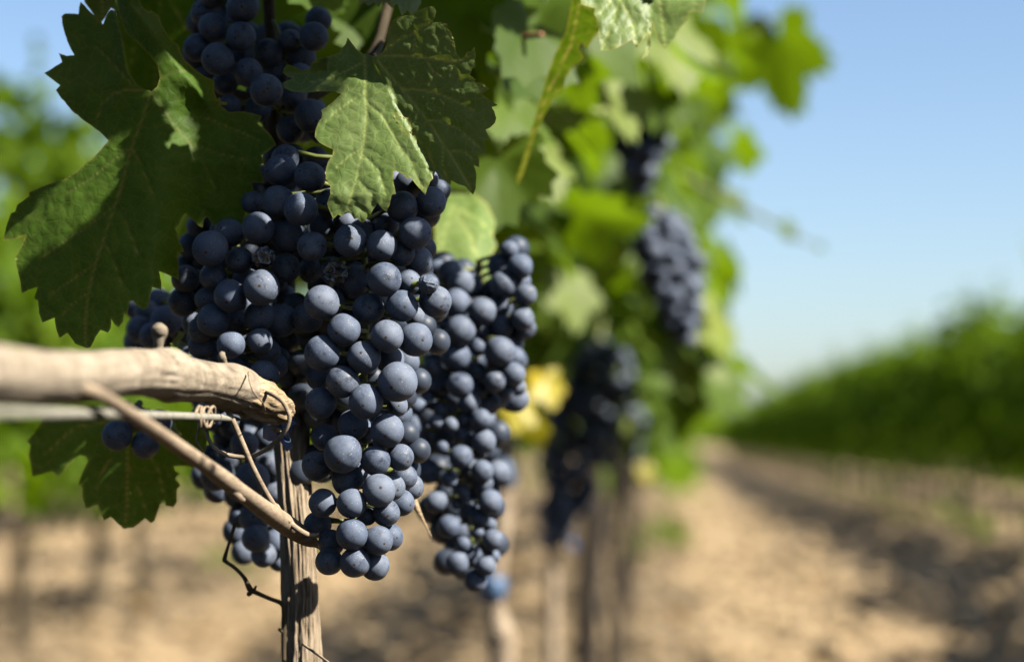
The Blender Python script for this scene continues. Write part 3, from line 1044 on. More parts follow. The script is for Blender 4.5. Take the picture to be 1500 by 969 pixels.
for g in GAP:
    if any((w - SUN * w.dot(SUN)).length < sz * 0.36 and w.dot(SUN) > 0 for w, sz in ((p + tp_.normalized() * sz_ * 0.25 - g, sz_) for p, n_, tp_, sz_, ti_ in SH)):
        continue
    for tr_ in range(90):
        s = rng.uniform(0.016, 0.030) if tr_ < 25 else rng.uniform(0.010, 0.018) if tr_ < 55 else rng.uniform(0.006, 0.010)
        p = g + SUN * rng.uniform(0.06, 0.55)
        q = proj(p)
        if p.z > 1.62 or p.y < 0.25 or (q and q[1] > -(s + 0.006) * F / p.y):
            continue
        tip = Vector((rng.gauss(0, 0.6), rng.gauss(0, 0.6), -0.7))
        p = p - tip.normalized() * s * 0.25
        cen = p + tip.normalized() * s * 0.25
        if any((cen - f_ - SUN * (cen - f_).dot(SUN)).length < s * 0.66 + r_ for f_, r_ in FLP):
            continue
        SH.append((p, SUN + Vector((rng.gauss(0, .2), rng.gauss(0, .2), rng.gauss(0, .2))), tip, s, rng.random()))
        break
NB = len(spots) + len(SH)
spots += SH
# leaves behind the shaded bunch and above the arms
while len(spots) < NB + 46:
    px, py, d = rng.uniform(250, 640), rng.uniform(-110, 175), rng.uniform(0.93, 1.16)
    p = at(px, py, d)
    nrm = Vector((rng.gauss(0.2, 0.4), rng.gauss(-1, 0.3), rng.gauss(0.4, 0.4)))
    tip = Vector((rng.gauss(0, 0.5), 0, -1))
    spots.append((p, nrm, tip, rng.uniform(0.034, 0.05), rng.random() * 0.5))
while len(spots) < NB + 46 + 4:
    px, py, d = rng.uniform(275, 575), rng.uniform(170, 545), rng.uniform(0.93, 1.02)
    p = at(px, py, d)
    nrm = Vector((rng.gauss(-0.3, 0.3), rng.gauss(-1, 0.3), rng.gauss(0.1, 0.3)))
    spots.append((p, nrm, Vector((rng.gauss(0, 0.5), 0, -1)), rng.uniform(0.030, 0.042), rng.random() * 0.3))
while len(spots) < NB + 46 + 4 + 14:
    px, py, d = rng.uniform(640, 800), rng.uniform(-160, 240), rng.uniform(1.02, 1.35)
    p = at(px, py, d)
    nrm = Vector((rng.gauss(0.4, 0.5), rng.gauss(-0.8, 0.3), rng.gauss(0.5, 0.4)))
    tip = Vector((rng.gauss(0, 0.5), 0, -1))
    spots.append((p, nrm, tip, rng.uniform(0.030, 0.046), rng.random() * 0.35))
link('foliage', foliage_mesh('near_and_shade_foliage', spots, 40, 3, 5), M_FOL, vine)  # leaves in view, plus the unseen ones added for shade

# ------------------------------------------------------------------ grapes
def grape_mesh(seed, shrink=0.0):
    bm = bmesh.new()
    bmesh.ops.create_icosphere(bm, subdivisions=5 if shrink else 4, radius=1.0)
    for v in bm.verts:
        p = v.co.copy()
        k = 1 + 0.045 * noise.noise(p * 1.1 + Vector((seed * 7, 0, 0)))
        if shrink:
            q = p + Vector((seed * 5, 2, 0))
            q = q + 0.35 * Vector((noise.noise(q * 1.7), noise.noise(q * 1.7 + Vector((9, 0, 0))), noise.noise(q * 1.7 + Vector((0, 9, 0)))))
            rg1 = (1 - min(1, abs(noise.noise(q * 1.15)) * 2.8)) ** 2
            rg2 = (1 - min(1, abs(noise.noise(Vector((q.x * 2.2, q.y * 3.4, q.z * 1.6)))) * 2.6)) ** 2
            k = k * (1 - shrink * 0.55) + shrink * (0.46 * rg1 + 0.22 * rg2)
        v.co = p * k
    me = D.meshes.new('dried_grape' if shrink else 'grape')
    bm.to_mesh(me)
    bm.free()
    for p in me.polygons:
        p.use_smooth = True
    me.materials.append(M_RAISIN if shrink > 0.3 else M_GRAPE)
    return me


bm_ = bmesh.new()
bmesh.ops.create_icosphere(bm_, subdivisions=3, radius=1.0)
LOWG = D.meshes.new('grape_small')
bm_.to_mesh(LOWG)
bm_.free()
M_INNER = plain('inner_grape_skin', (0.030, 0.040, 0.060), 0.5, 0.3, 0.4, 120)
GM = [grape_mesh(i) for i in range(5)]
RAI = [grape_mesh(11, 0.62), grape_mesh(14, 0.62)]
SEMI = [grape_mesh(17, 0.16)]


def relax(items, base, step, cap):
    """items (px,py,r,layer[,kind]) -> list of [px,py,r,d,kind]; pushes hidden berries back until none sinks into another"""
    it = [[i[0], i[1], i[2], base + step * i[3], i[4] if len(i) > 4 else 0, i[3]] for i in items]
    for _ in range(80):
        moved = False
        for a in range(len(it)):
            for b in range(a + 1, len(it)):
                A, B = it[a], it[b]
                dp = math.hypot(A[0] - B[0], A[1] - B[1])
                Rr = 0.93 * (A[2] + B[2])
                if dp >= Rr:
                    continue
                need = math.sqrt(Rr * Rr - dp * dp) * base / F
                f, k = (A, B) if (A[3] <= B[3]) else (B, A)
                gap = k[3] - f[3]
                if gap < need - 1e-5:
                    e = need - gap
                    k[3] = min(k[3] + e * 0.6, base + cap)
                    moved = True
        if not moved:
            break
    return it


def berry(parent, p, r, axis, mesh_, rng, label=None):
    o = D.objects.new('grape', mesh_)
    COL.objects.link(o)
    o.parent = parent
    o.location = p - parent.location
    # -Z pole (the little scar) points outward
    q = (-axis.normalized()).to_track_quat('Z', 'Y')
    o.rotation_euler = (q @ Quaternion((0, 0, 1), rng.uniform(0, 6.28))).to_euler()
    o.scale = (r * rng.uniform(0.97, 1.02), r * rng.uniform(0.97, 1.02), r * rng.uniform(0.99, 1.06))
    if label:
        o['label'] = label
    return o


def bunch(label, items, base, step, cap, cx, top, back=0, seed=1, stem=None, group=None, ylim=9999):
    rng = random.Random(seed)
    it = relax(items, base, step, cap)
    mind = base + cap * 0.55
    top_p = at(cx, top, base + 0.03)
    root = thing('grape_bunch', top_p, label, 'grapes', group)
    V, Fc = [], []
    ys = [i[1] for i in it]
    y0, y1 = min(ys), max(ys)
    rac = []
    axis_pts = []
    N = 7
    for k in range(N):
        yy = lerp(top if stem is None else stem, y1 - 20, k / (N - 1))
        near = [i for i in it if abs(i[1] - yy) < (y1 - y0) / N + 15] or it
        mx = sum(i[0] for i in near) / len(near)
        md = base + 0.030 if k else base + 0.034
        if k == 0:
            mx = lerp(mx, cx, 0.8)
        axis_pts.append((mx, yy, md, lerp(11, 4, k / (N - 1))))
    path = pxpath(axis_pts, 6)
    tube_geo(path, 10, bark_disp(seed, 0.08), V, Fc)
    AX = [Vector(p[:3]) for p in path]
    for px, py, r, d, kind, lay in it:
        p = at(px, py, d)
        rad = r * d / F
        ap = min(AX, key=lambda a: (a - p).length + 0.6 * max(0, p.z - a.z) * 0 + 0.4 * max(0, (p.z + 0.004) - a.z) * -0.2)
        out = (p - ap)
        out = out.normalized() if out.length > 1e-6 else Vector((0, -1, 0))
        scar = out + Vector((rng.gauss(0, .35), rng.gauss(-0.45, .3), rng.gauss(-0.35, .3)))
        me = GM[rng.randrange(len(GM))]
        lab = None
        if kind == 1:
            me = RAI[rng.randrange(2)]
            lab = 'shrivelled dried berry'
        elif kind == 2:
            me = SEMI[0]
            lab = 'wrinkled berry'
        berry(root, p, rad, scar, me, rng, lab)
        a = p - scar.normalized() * rad * 0.96
        tube_geo([(a.x, a.y, a.z, 0.0013), ((a.x * 2 + ap.x) / 3, (a.y * 2 + ap.y) / 3, (a.z * 2 + ap.z) / 3, 0.0009), (ap.x, ap.y, ap.z + 0.002, 0.0010)], 6, None, V, Fc)
    # berries on the far side of the bunch: they close it, so no light comes through
    cand = []
    y = y0
    k = 0
    while y < y1 + 5:
        xx = min(i[0] for i in it) + (14 if k % 2 else 0)
        while xx < max(i[0] for i in it):
            if any(math.hypot(i[0] - xx, i[1] - y) < i[2] * 1.25 for i in it) and y < ylim:
                cand.append((xx + rng.uniform(-5, 5), y + rng.uniform(-5, 5)))
            xx += 30
        y += 27
        k += 1
    rng.shuffle(cand)
    room = max(0, 99 - len(it))
    IV, IF = [], []
    for n_, (px, py) in enumerate(cand if back else []):
        d = base + 0.050 + rng.uniform(0, 0.014)
        r = rng.uniform(19, 22) * d / F
        p = at(px, py, d)
        if n_ < room:
            berry(root, p, r, Vector((rng.gauss(0, .5), 1, -0.3)), GM[rng.randrange(len(GM))], rng)
        else:
            b_ = len(IV)
            IV += [v.co * r + p for v in LOWG.vertices]
            IF += [tuple(b_ + q for q in f.vertices) for f in LOWG.polygons]
    if IV:
        tag(link('grapes', mesh('inner_grapes', IV, IF), M_INNER, root), kind='stuff')
    o = link('stalk', mesh('stalk', V, Fc), M_STALK, root)
    return root


MAIN = [(418, 232, 21, 3), (411, 250, 25, 2), (454, 259, 23, 1.6), (370, 296, 17, 3), (408, 296, 25, 1.6), (441, 306, 25, 0.6), (484, 298, 22, 2), (420, 344, 25, 2), (457, 361, 22.5, 0.8), (472, 332, 18, 2.6),
        (455, 395, 19, 3.4), (490, 400, 21, 1.4, 1), (513, 352, 25, 0.6), (530, 340, 20, 2), (508, 326, 18, 2.2), (559, 359, 23, 0.6), (565, 331, 20, 2.2), (589, 303, 24, 0.9), (600, 268, 22, 2.4), (575, 262, 15, 2.4), (626, 264, 17, 2),
        (631, 296, 23, 0.9), (644, 278, 16, 2.4), (608, 341, 24, 0.7), (589, 371, 20, 0.9), (613, 382, 22, 1.6), (627, 416, 15.5, 0.2, 2), (638, 441, 24, 0.9), (563, 409, 25.5, 0.2), (598, 413, 19, 1.0), (518, 412, 25, 2.4), (540, 452, 23.5, 0.9),
        (589, 448, 24, 0.5), (608, 464, 15, 2.4), (471, 443, 25.5, 0.2), (485, 441, 21, 2.2), (450, 465, 23, 2), (504, 483, 24, 0.2), (567, 492, 25, 0.1), (609, 497, 25.5, 0.5), (472, 517, 26.5, 0.2), (533, 523, 25, 0.1), (502, 559, 24.5, 0.3),
        (468, 552, 20, 2.4), (583, 559, 29.5, 0), (572, 527, 21, 2.2), (536, 588, 26, 0), (470, 590, 24, 0.9), (517, 622, 23, 1.0), (533, 632, 19, 2.4), (567, 630, 25.5, 0.4), (582, 594, 16, 1.4), (476, 640, 20, 1.8), (502, 664, 29, 0), (550, 674, 22.5, 0.4),
        (586, 669, 20.5, 0.9), (464, 682, 22.5, 1.0), (509, 702, 23, 1.0), (525, 697, 20, 2.4), (555, 718, 25, 0.2), (574, 713, 20, 1.2), (473, 736, 21, 0.7), (515, 737, 21.7, 0.1), (592, 698, 19, 2.6), (601, 713, 20, 2.8), (588, 736, 19.5, 2.2),
        (566, 751, 20, 0.6), (538, 756, 13.5, 0.9), (515, 782, 23.7, 0.1), (554, 791, 22, 0.3), (571, 786, 20, 1.2), (485, 795, 20, 0.9), (465, 768, 20, 1.9), (520, 823, 23, 0.2), (482, 822, 20.5, 0.8), (549, 828, 22, 0.6), (541, 806, 18, 2)]
LEFTB = [(378, 334, 24, 0.4), (308, 364, 27, 0.3), (336, 341, 22, 2), (351, 381, 21, 1.2), (386, 377, 17.5, 0.4, 1), (419, 392, 22, 1.4), (383, 421, 27, 0), (337, 433, 25, 0.4), (312, 405, 20, 1.4), (302, 438, 18, 2), (380, 463, 23, 0.9), (313, 468, 25, 0.4),
         (294, 483, 19.5, 1.2), (296, 506, 20, 2), (338, 504, 21.5, 0.2), (381, 499, 19.5, 0.7), (392, 514, 19.5, 1.6), (386, 550, 23.5, 0.8), (403, 535, 19, 2.4), (412, 469, 25, 1.9), (349, 541, 20, 1.6), (272, 408, 21, 2.4), (268, 442, 22, 2.6),
         (345, 470, 20, 2.6), (360, 410, 20, 2.6), (325, 520, 20, 2.2), (300, 548, 19, 2.2)]
LOW = [(318, 588, 20, 1.6), (300, 611, 22, 1), (358, 651, 21, 0.6), (312, 668, 19, 1.6), (324, 690, 20, 0.9), (315, 698, 21.5, 0.6), (369, 702, 26, 0.2), (398, 682, 21, 1.4), (402, 722, 20, 1.6), (384, 604, 21, 1.8), (350, 758, 16, 1), (374, 757, 24, 0.4),
       (375, 788, 21, 0.3), (386, 812, 19, 0.5), (405, 794, 20, 1.2), (409, 822, 15, 1.4), (340, 625, 19, 2), (350, 590, 20, 2), (390, 642, 20, 2), (345, 725, 17, 2), (395, 760, 18, 1.8)]
FARL = [(205, 482, 20, 1), (224, 492, 21, 0.6), (243, 470, 24, 0.6), (262, 455, 22, 1.4), (232, 445, 22, 1.6), (272, 485, 22, 1.2), (215, 458, 19, 1.8), (250, 500, 20, 1.8), (281, 452, 21, 1.8)]
PAIR = [(171, 637, 22.5, 0), (213, 651, 21.5, 0.3), (200, 612, 19, 1), (232, 618, 20, 1.4)]
TOPB = [(355, 10, 24, 0.3), (300, 20, 22, 1, 2), (312, 40, 22, 0.6), (353, 54, 23, 0.2), (290, 70, 21, 0.9), (319, 87, 25, 0), (364, 106, 22, 0.4), (390, 132, 24.5, -0.8), (460, 54, 22, 0.6), (425, 58, 16, 1.6), (330, 122, 19, 1.6), (336, 155, 17, 1.2),
        (378, 160, 20, 1.6), (455, 170, 25, 0.8), (440, 112, 20, 1.6), (392, 78, 22, 1.8), (340, -22, 22, 0.6), (312, -10, 21, 1), (375, -25, 21, 1.2), (430, 140, 21, 1.9), (444, 84, 20, 1.7), (405, 105, 20, 2), (473, 190, 22, 1.8), (425, 190, 21, 2)]
SECOND = [(675, 414, 20, 0.8), (690, 419, 18, 1.4), (641, 394, 14, 2), (660, 400, 20, 1.6), (668, 444, 22, 0.6), (706, 456, 21, 0.4), (674, 484, 23, 0.2), (631, 470, 11.5, 0.8), (652, 474, 10.5, 0.8), (640, 496, 14, 0.8), (668, 522, 22, 0.2), (700, 508, 14, 1), (704, 480, 17, 0.8),
          (730, 450, 20, 0.8), (734, 478, 17, 0.9), (762, 390, 19, 0.8), (746, 366, 14, 1.2), (760, 412, 18, 1.2), (770, 432, 17, 0.6), (732, 388, 18, 1.2), (737, 416, 20, 0.9), (765, 466, 18, 0.7), (768, 480, 17, 1.1), (746, 500, 21, 0.6), (732, 515, 23, 0.4), (752, 524, 18, 0.7),
          (752, 548, 18, 0.6), (757, 566, 14, 0.8), (724, 558, 17, 0.4), (742, 573, 11, 0.9), (698, 544, 15, 1), (674, 564, 19.5, 0.2), (699, 572, 15, 0.5), (634, 538, 14, 0.7), (632, 564, 13.5, 0.9), (611, 594, 13.5, 0.7), (628, 586, 11.5, 0.7), (646, 600, 10.5, 0.6), (661, 598, 7, 0.9),
          (688, 590, 17, 0.5), (639, 618, 12, 0.5), (660, 622, 11.5, 0.4), (704, 614, 16.5, 0.3), (683, 616, 12, 0.6), (606, 624, 17, 0.6), (676, 636, 11.5, 0.4), (689, 644, 10, 0.4), (708, 646, 19, 0.3), (648, 655, 10, 0.4), (703, 662, 11, 0.5), (675, 669, 18.5, 0.1),
          (612, 660, 20, 1.4), (626, 690, 19, 1.2), (658, 702, 12.5, 0.4), (706, 690, 17, 0.4), (706, 708, 17, 0.6), (678, 720, 10.5, 0.7), (669, 738, 8, 1), (682, 733, 7.5, 0.9), (639, 734, 17, 0.3), (718, 735, 18.5, 0.3), (702, 758, 15.5, 0.4), (718, 768, 10, 0.8), (658, 771, 18, 0.2),
          (678, 796, 11.5, 0.4), (700, 780, 9.5, 0.5), (722, 790, 15.5, 0.3), (670, 824, 18, 0.4), (712, 828, 15, 0.3), (722, 814, 11, 0.8), (697, 850, 17, 0.3), (690, 815, 17, 1.6), (690, 752, 18, 1.8), (690, 690, 18, 1.8), (650, 640, 18, 1.8), (715, 590, 18, 1.6), (650, 560, 18, 1.8), (740, 545, 18, 1.8), (720, 430, 19, 1.8), (645, 440, 18, 1.8)]

bunch('large dusty blue bunch hanging sharp at the centre under the pale leaf', MAIN, 0.785, 0.011, 0.062, 520, 190, 20, 1, 240, None, 700)
bunch('shaded dark blue bunch behind the sawn cane end, left of the largest bunch', LEFTB, 0.793, 0.011, 0.06, 385, 300, 34, 2, 330)
bunch('small dark bunch low behind the trunk under the curled tendril', LOW, 0.872, 0.010, 0.055, 360, 560, 14, 3, 575)
bunch('blackish berries in deep shade behind the big left leaf', FARL, 0.885, 0.010, 0.05, 250, 420, 4, 4, 440)
bunch('two loose dark berries hanging in front of the low left leaf', PAIR, 0.825, 0.010, 0.03, 205, 590, 0, 5, 590)
bunch('black bunch in the deepest shade at the top between the two big leaves', TOPB, 0.826, 0.010, 0.05, 395, -60, 24, 6, -40)
bunch('slightly blurred bunch of uneven small berries right behind the largest bunch', SECOND, 0.93, 0.013, 0.06, 700, 330, 16, 7, 380, None, 850)

# ------------------------------------------------------------------ sawn cane, string, tendrils, tie
cane = thing('cane', at(395, 585, 0.80), 'thick pale vine cane with a torn end, blurred toward the left edge', 'cane')
CP = [(-130, 545, 0.44, 98), (-20, 548, 0.495, 90), (60, 553, 0.55, 82), (130, 552, 0.605, 78), (180, 546, 0.648, 70), (225, 547, 0.698, 72), (248, 549, 0.712, 80), (275, 556, 0.73, 64), (310, 561, 0.752, 60), (335, 566, 0.765, 70), (352, 571, 0.772, 68), (364, 576, 0.777, 60)]
v_, f_ = tube_geo(pxpath(CP, 18), 72, lambda a, q, r: 0.55 * bark_disp(40.0, 0.12)(a, q, r) + 0.45 * (1 + 0.5 * (shaggy(a, q, r) - 1)))
link('bark', mesh('bark', v_, f_), M_CANE, cane)


def torn(a, s, r):
    c = Vector((math.cos(a) * 1.6, math.sin(a) * 1.6, s * 60))
    rg_ = 1 - min(1, 3 * abs(noise.noise(Vector((c.x * 2.2, c.y * 2.2, s * 45)))))
    return 1 + 0.22 * noise.noise(c) + 0.14 * noise.noise(Vector((c.x * 3, c.y * 3, s * 160))) - 0.10 * rg_


v_, f_ = tube_geo(pxpath([(340, 568, 0.768, 50), (356, 572, 0.773, 66), (366, 576, 0.776, 69), (380, 584, 0.78, 66), (394, 591, 0.785, 60), (406, 598, 0.789, 50), (416, 604, 0.792, 38), (421, 608, 0.793, 26), (423, 610, 0.794, 8)], 10), 64, torn)
link('torn_end', mesh('torn_end', v_, f_), M_CUT, cane)
v_, f_ = tube_geo(pxpath([(231, 532, 0.725, 26), (231, 516, 0.724, 16), (232, 500, 0.723, 16), (233, 489, 0.723, 24), (233, 480, 0.722, 24), (233, 473, 0.722, 8)], 6), 18, bark_disp(50.0, 0.12))
link('bud', mesh('bud', v_, f_), M_CANE, cane)
v_, f_ = tube_geo(pxpath([(330, 548, 0.77, 22), (328, 533, 0.768, 12), (325, 522, 0.766, 12), (327, 515, 0.766, 6)], 6), 16, bark_disp(53.0, 0.2))
link('bud', mesh('bud', v_, f_), M_CANE, cane)
v_, f_ = tube_geo(pxpath([(364, 545, 0.762, 3.0), (366, 560, 0.752, 2.5), (372, 575, 0.752, 2.5), (385, 590, 0.758, 2), (388, 600, 0.766, 2)], 6), 8)
link('loose_fibre', mesh('loose_fibre', v_, f_), M_SHOOT, cane)

string = thing('string', at(200, 606, 0.72), 'pale taut string running across under the thick cane', 'string')
v_, f_ = tube_geo(pxpath([(-140, 603, 0.415, 19), (-20, 604, 0.47, 18), (80, 605, 0.545, 16), (180, 607, 0.63, 14), (260, 609, 0.712, 12), (310, 611, 0.75, 11), (340, 613, 0.77, 9), (352, 614, 0.778, 3)], 8), 12, bark_disp(60.0, 0.10))
link('cord', mesh('cord', v_, f_), M_STRING, string)

shoot = thing('dry_shoot', at(460, 790, 0.81), 'brown dry shoot slanting down across the trunk from the upper left', 'shoot')
v_, f_ = tube_geo(pxpath([(120, 568, 0.57, 20), (150, 580, 0.585, 20), (200, 612, 0.615, 21), (250, 646, 0.665, 22), (300, 681, 0.70, 24), (335, 707, 0.725, 27), (350, 718, 0.735, 25), (390, 748, 0.765, 28), (425, 772, 0.795, 30), (450, 788, 0.805, 24), (462, 796, 0.81, 12), (468, 802, 0.812, 4)], 10), 20, bark_disp(70.0, 0.04))
link('stem', mesh('stem', v_, f_), M_SHOOT, shoot)
v_, f_ = tube_geo(pxpath([(338, 716, 0.728, 20), (348, 727, 0.732, 14), (357, 732, 0.737, 6)], 5), 12, bark_disp(73.0, 0.08))
link('bud', mesh('bud', v_, f_), M_SHOOT, shoot)
v_, f_ = tube_geo(pxpath([(425, 766, 0.786, 9), (438, 776, 0.786, 9), (452, 783, 0.788, 8), (463, 783, 0.79, 5), (467, 780, 0.79, 2)], 5), 10)
link('side_tip', mesh('side_tip', v_, f_), M_SHOOT, shoot)

tend = thing('tendril', at(425, 600, 0.775), 'woody tendril curled into a loop over the torn cane end', 'tendril')
v_, f_ = tube_geo(pxpath([(388, 573, 0.772, 6), (400, 578, 0.768, 6.5), (413, 587, 0.766, 7), (421, 600, 0.765, 7), (424, 612, 0.765, 7), (419, 628, 0.766, 7), (406, 644, 0.768, 7), (391, 657, 0.77, 7), (372, 667, 0.772, 7), (352, 669, 0.772, 7), (330, 665, 0.772, 7),
                          (314, 655, 0.772, 7), (305, 641, 0.773, 6.5), (302, 626, 0.774, 6)], 8), 10, bark_disp(80.0, 0.08))
link('loop', mesh('loop', v_, f_), M_SHOOT, tend)
coil = []
for k in range(70):
    t = k / 69
    a = 2 * math.pi * 3.6 * t
    c = at(288 + 24 * t, 610, 0.735 + 0.015 * t)
    coil.append((c.x + 0.0006 * math.sin(a * 1.3), c.y - 0.0034 * math.cos(a), c.z + 0.0036 * math.sin(a), 0.0006))
e = at(302, 628, 0.774)
coil.append((e.x, e.y, e.z, 0.0006))
v_, f_ = tube_geo(coil, 8)
link('coil', mesh('coil', v_, f_), M_SHOOT, tend)
v_, f_ = tube_geo(pxpath([(296, 618, 0.772, 3.5), (290, 632, 0.772, 3.5), (288, 645, 0.772, 3), (294, 655, 0.772, 2.5), (298, 664, 0.772, 2), (294, 672, 0.772, 1.5)], 6), 8)
link('tip', mesh('tip', v_, f_), M_SHOOT, tend)

stick = thing('twig', at(330, 588, 0.775), 'straight thin twig leaning from the cane down to the slanting shoot', 'twig')
v_, f_ = tube_geo(pxpath([(327, 578, 0.768, 10), (331, 594, 0.768, 9), (344, 622, 0.768, 8.5), (356, 650, 0.768, 8), (370, 683, 0.77, 8), (386, 714, 0.773, 8), (400, 738, 0.776, 9), (404, 742, 0.777, 11), (412, 751, 0.778, 7), (424, 764, 0.782, 5)], 8), 12, bark_disp(90.0, 0.07))
link('stem', mesh('stem', v_, f_), M_SHOOT, stick)

tie = thing('vine_tie', at(415, 632, 0.80), 'dark blue plastic tie knotted round the trunk head', 'plastic tie')


def ribbon(name, pts, mat, parent, thick=0.0006):
    """pts: (px,py,d, halfwidth_px, angle) flat strap with thickness"""
    V, Fc = [], []
    for px, py, d, hw, ang in pts:
        dx, dy = math.cos(ang) * hw, math.sin(ang) * hw
        a, b = at(px - dx, py - dy, d), at(px + dx, py + dy, d)
        o = Vector((0, thick, 0))
        V += [a, b, b + o, a + o]
    for i in range(len(pts) - 1):
        k = i * 4
        for j in range(4):
            j2 = (j + 1) % 4
            Fc.append((k + j, k + j2, k + 4 + j2, k + 4 + j))
    Fc.append((0, 3, 2, 1))
    k = (len(pts) - 1) * 4
    Fc.append((k, k + 1, k + 2, k + 3))
    return link(name, mesh(name, V, Fc), mat, parent, smooth=False)


ribbon('strap', [(416, 584, 0.822, 10, 0.5), (424, 598, 0.814, 9, 0.7), (426, 614, 0.808, 8, 0.9), (420, 626, 0.803, 9, 1.2), (405, 634, 0.801, 12, 1.3), (392, 634, 0.803, 12, 1.4), (385, 632, 0.805, 9, 1.6)], M_BLUE, tie)
ribbon('strap', [(434, 620, 0.806, 3, 0.2), (424, 618, 0.803, 8, 1.2), (412, 624, 0.801, 9, 1.2)], M_BLUE, tie)
ribbon('tail', [(410, 634, 0.798, 5, 0.0), (416, 645, 0.797, 7, 0.1), (421, 652, 0.797, 7, 0.1), (422, 658, 0.797, 3, 0.1)], M_BLUE, tie)
v_, f_ = tube_geo(pxpath([(412, 632, 0.794, 3), (418, 633, 0.792, 2.2), (424, 640, 0.791, 2.2), (425, 646, 0.791, 2.2), (420, 647, 0.791, 2.2), (415, 643, 0.792, 2.2), (412, 636, 0.793, 2.2)], 8), 8)
link('knot', mesh('knot', v_, f_), M_PALEBLUE, tie)
v_, f_ = tube_geo(pxpath([(398, 626, 0.796, 5), (405, 629, 0.793, 10), (412, 631, 0.793, 6)], 6), 12, bark_disp(97, 0.2))
link('bark_chip', mesh('bark_chip', v_, f_), M_CUT, tie)


# ------------------------------------------------------------------ the other vines of our row
def canopy_spots(rng, n, xr, yr, zr, size, tmax=0.9):
    out = []
    for _ in range(n):
        x = rng.uniform(*xr)
        cx = 0.5 * (xr[0] + xr[1])
        hw = 0.5 * (xr[1] - xr[0])
        z = zr[0] + (zr[1] - zr[0]) * rng.random() ** 0.9
        p = Vector((x, rng.uniform(*yr), z))
        side = (x - cx) / hw
        nrm = Vector((side * 0.9 + rng.gauss(0, .5), rng.gauss(-0.25, .6), rng.gauss(0.55, .45)))
        tip = Vector((side * 0.5 + rng.gauss(0, .4), rng.gauss(0, .5), -0.8 + rng.gauss(0, .3)))
        out.append((p, nrm, tip, rng.uniform(*size), (rng.random() ** 1.3) * tmax))
    return out


CLEAR = [(985, 405, 46, 80, 1.8), (937, 218, 34, 46, 1.75), (850, 665, 62, 115, 2.45), (838, 440, 34, 44, 2.0), (802, 575, 30, 34, 1.75)]


def keep_clear(sp):
    out = []
    for q in sp:
        u = proj(q[0])
        if u and any(q[0].y < d + 0.03 and ((u[0] - a) / (w + 0.03 * F / q[0].y)) ** 2 + ((u[1] - b) / (h + 0.03 * F / q[0].y)) ** 2 < 1 for a, b, w, h, d in CLEAR):
            continue
        out.append(q)
    return out


def vine_trunk(rng, h, r, z0=-0.03, bend=0.02, nr=12):
    pts = []
    for k in range(7):
        t = k / 6
        pts.append((rng.uniform(-bend, bend) * min(1, t * 3), rng.uniform(-bend, bend) * min(1, t * 3), lerp(z0, h, t), r * lerp(1.25, 0.85, t)))
    return tube_geo(catmull(pts, 5), nr, bark_disp(rng.uniform(0, 90), 0.15))


def blue_tie(parent, p, r, mat, tail=True):
    V, Fc = tube_geo([(p.x, p.y, p.z - 0.012, r * 1.02), (p.x, p.y, p.z - 0.006, r * 1.45), (p.x, p.y, p.z + 0.006, r * 1.45), (p.x, p.y, p.z + 0.012, r * 1.02)], 14, lambda a, s, q: 1 + 0.18 * math.sin(3 * a + s * 90))
    if tail:
        tube_geo([(p.x + r, p.y - r, p.z, 0.004), (p.x + r * 2.1, p.y - r * 1.3, p.z - 0.006, 0.006), (p.x + r * 2.6, p.y - r * 1.2, p.z - 0.016, 0.003)], 8, None, V, Fc)
    return link('tie', mesh('tie', V, Fc), mat, parent)


def single_leaf(parent, px, py, d, size, nrm, tip, mat, seed, tint=0.5, label=None, fold=0.15, droop=0.2):
    """one separate leaf; (px,py) is the centre of the blade"""
    rg = random.Random(seed)
    vs, fs = leaf_fan(56, rg, True, size, 4, fold, droop)
    m = frame(Vector(nrm), Vector(tip))
    c = at(px, py, d) - m @ Vector((size * 0.33, 0, 0))
    me = mesh('leaf', [m @ Vector(v) + c for v in vs], fs)
    a_ = me.attributes.new('tint', 'FLOAT', 'POINT')
    a_.data.foreach_set('value', [tint] * len(vs))
    o = link('leaf', me, mat, parent)
    if label:
        o['label'] = label
    return o


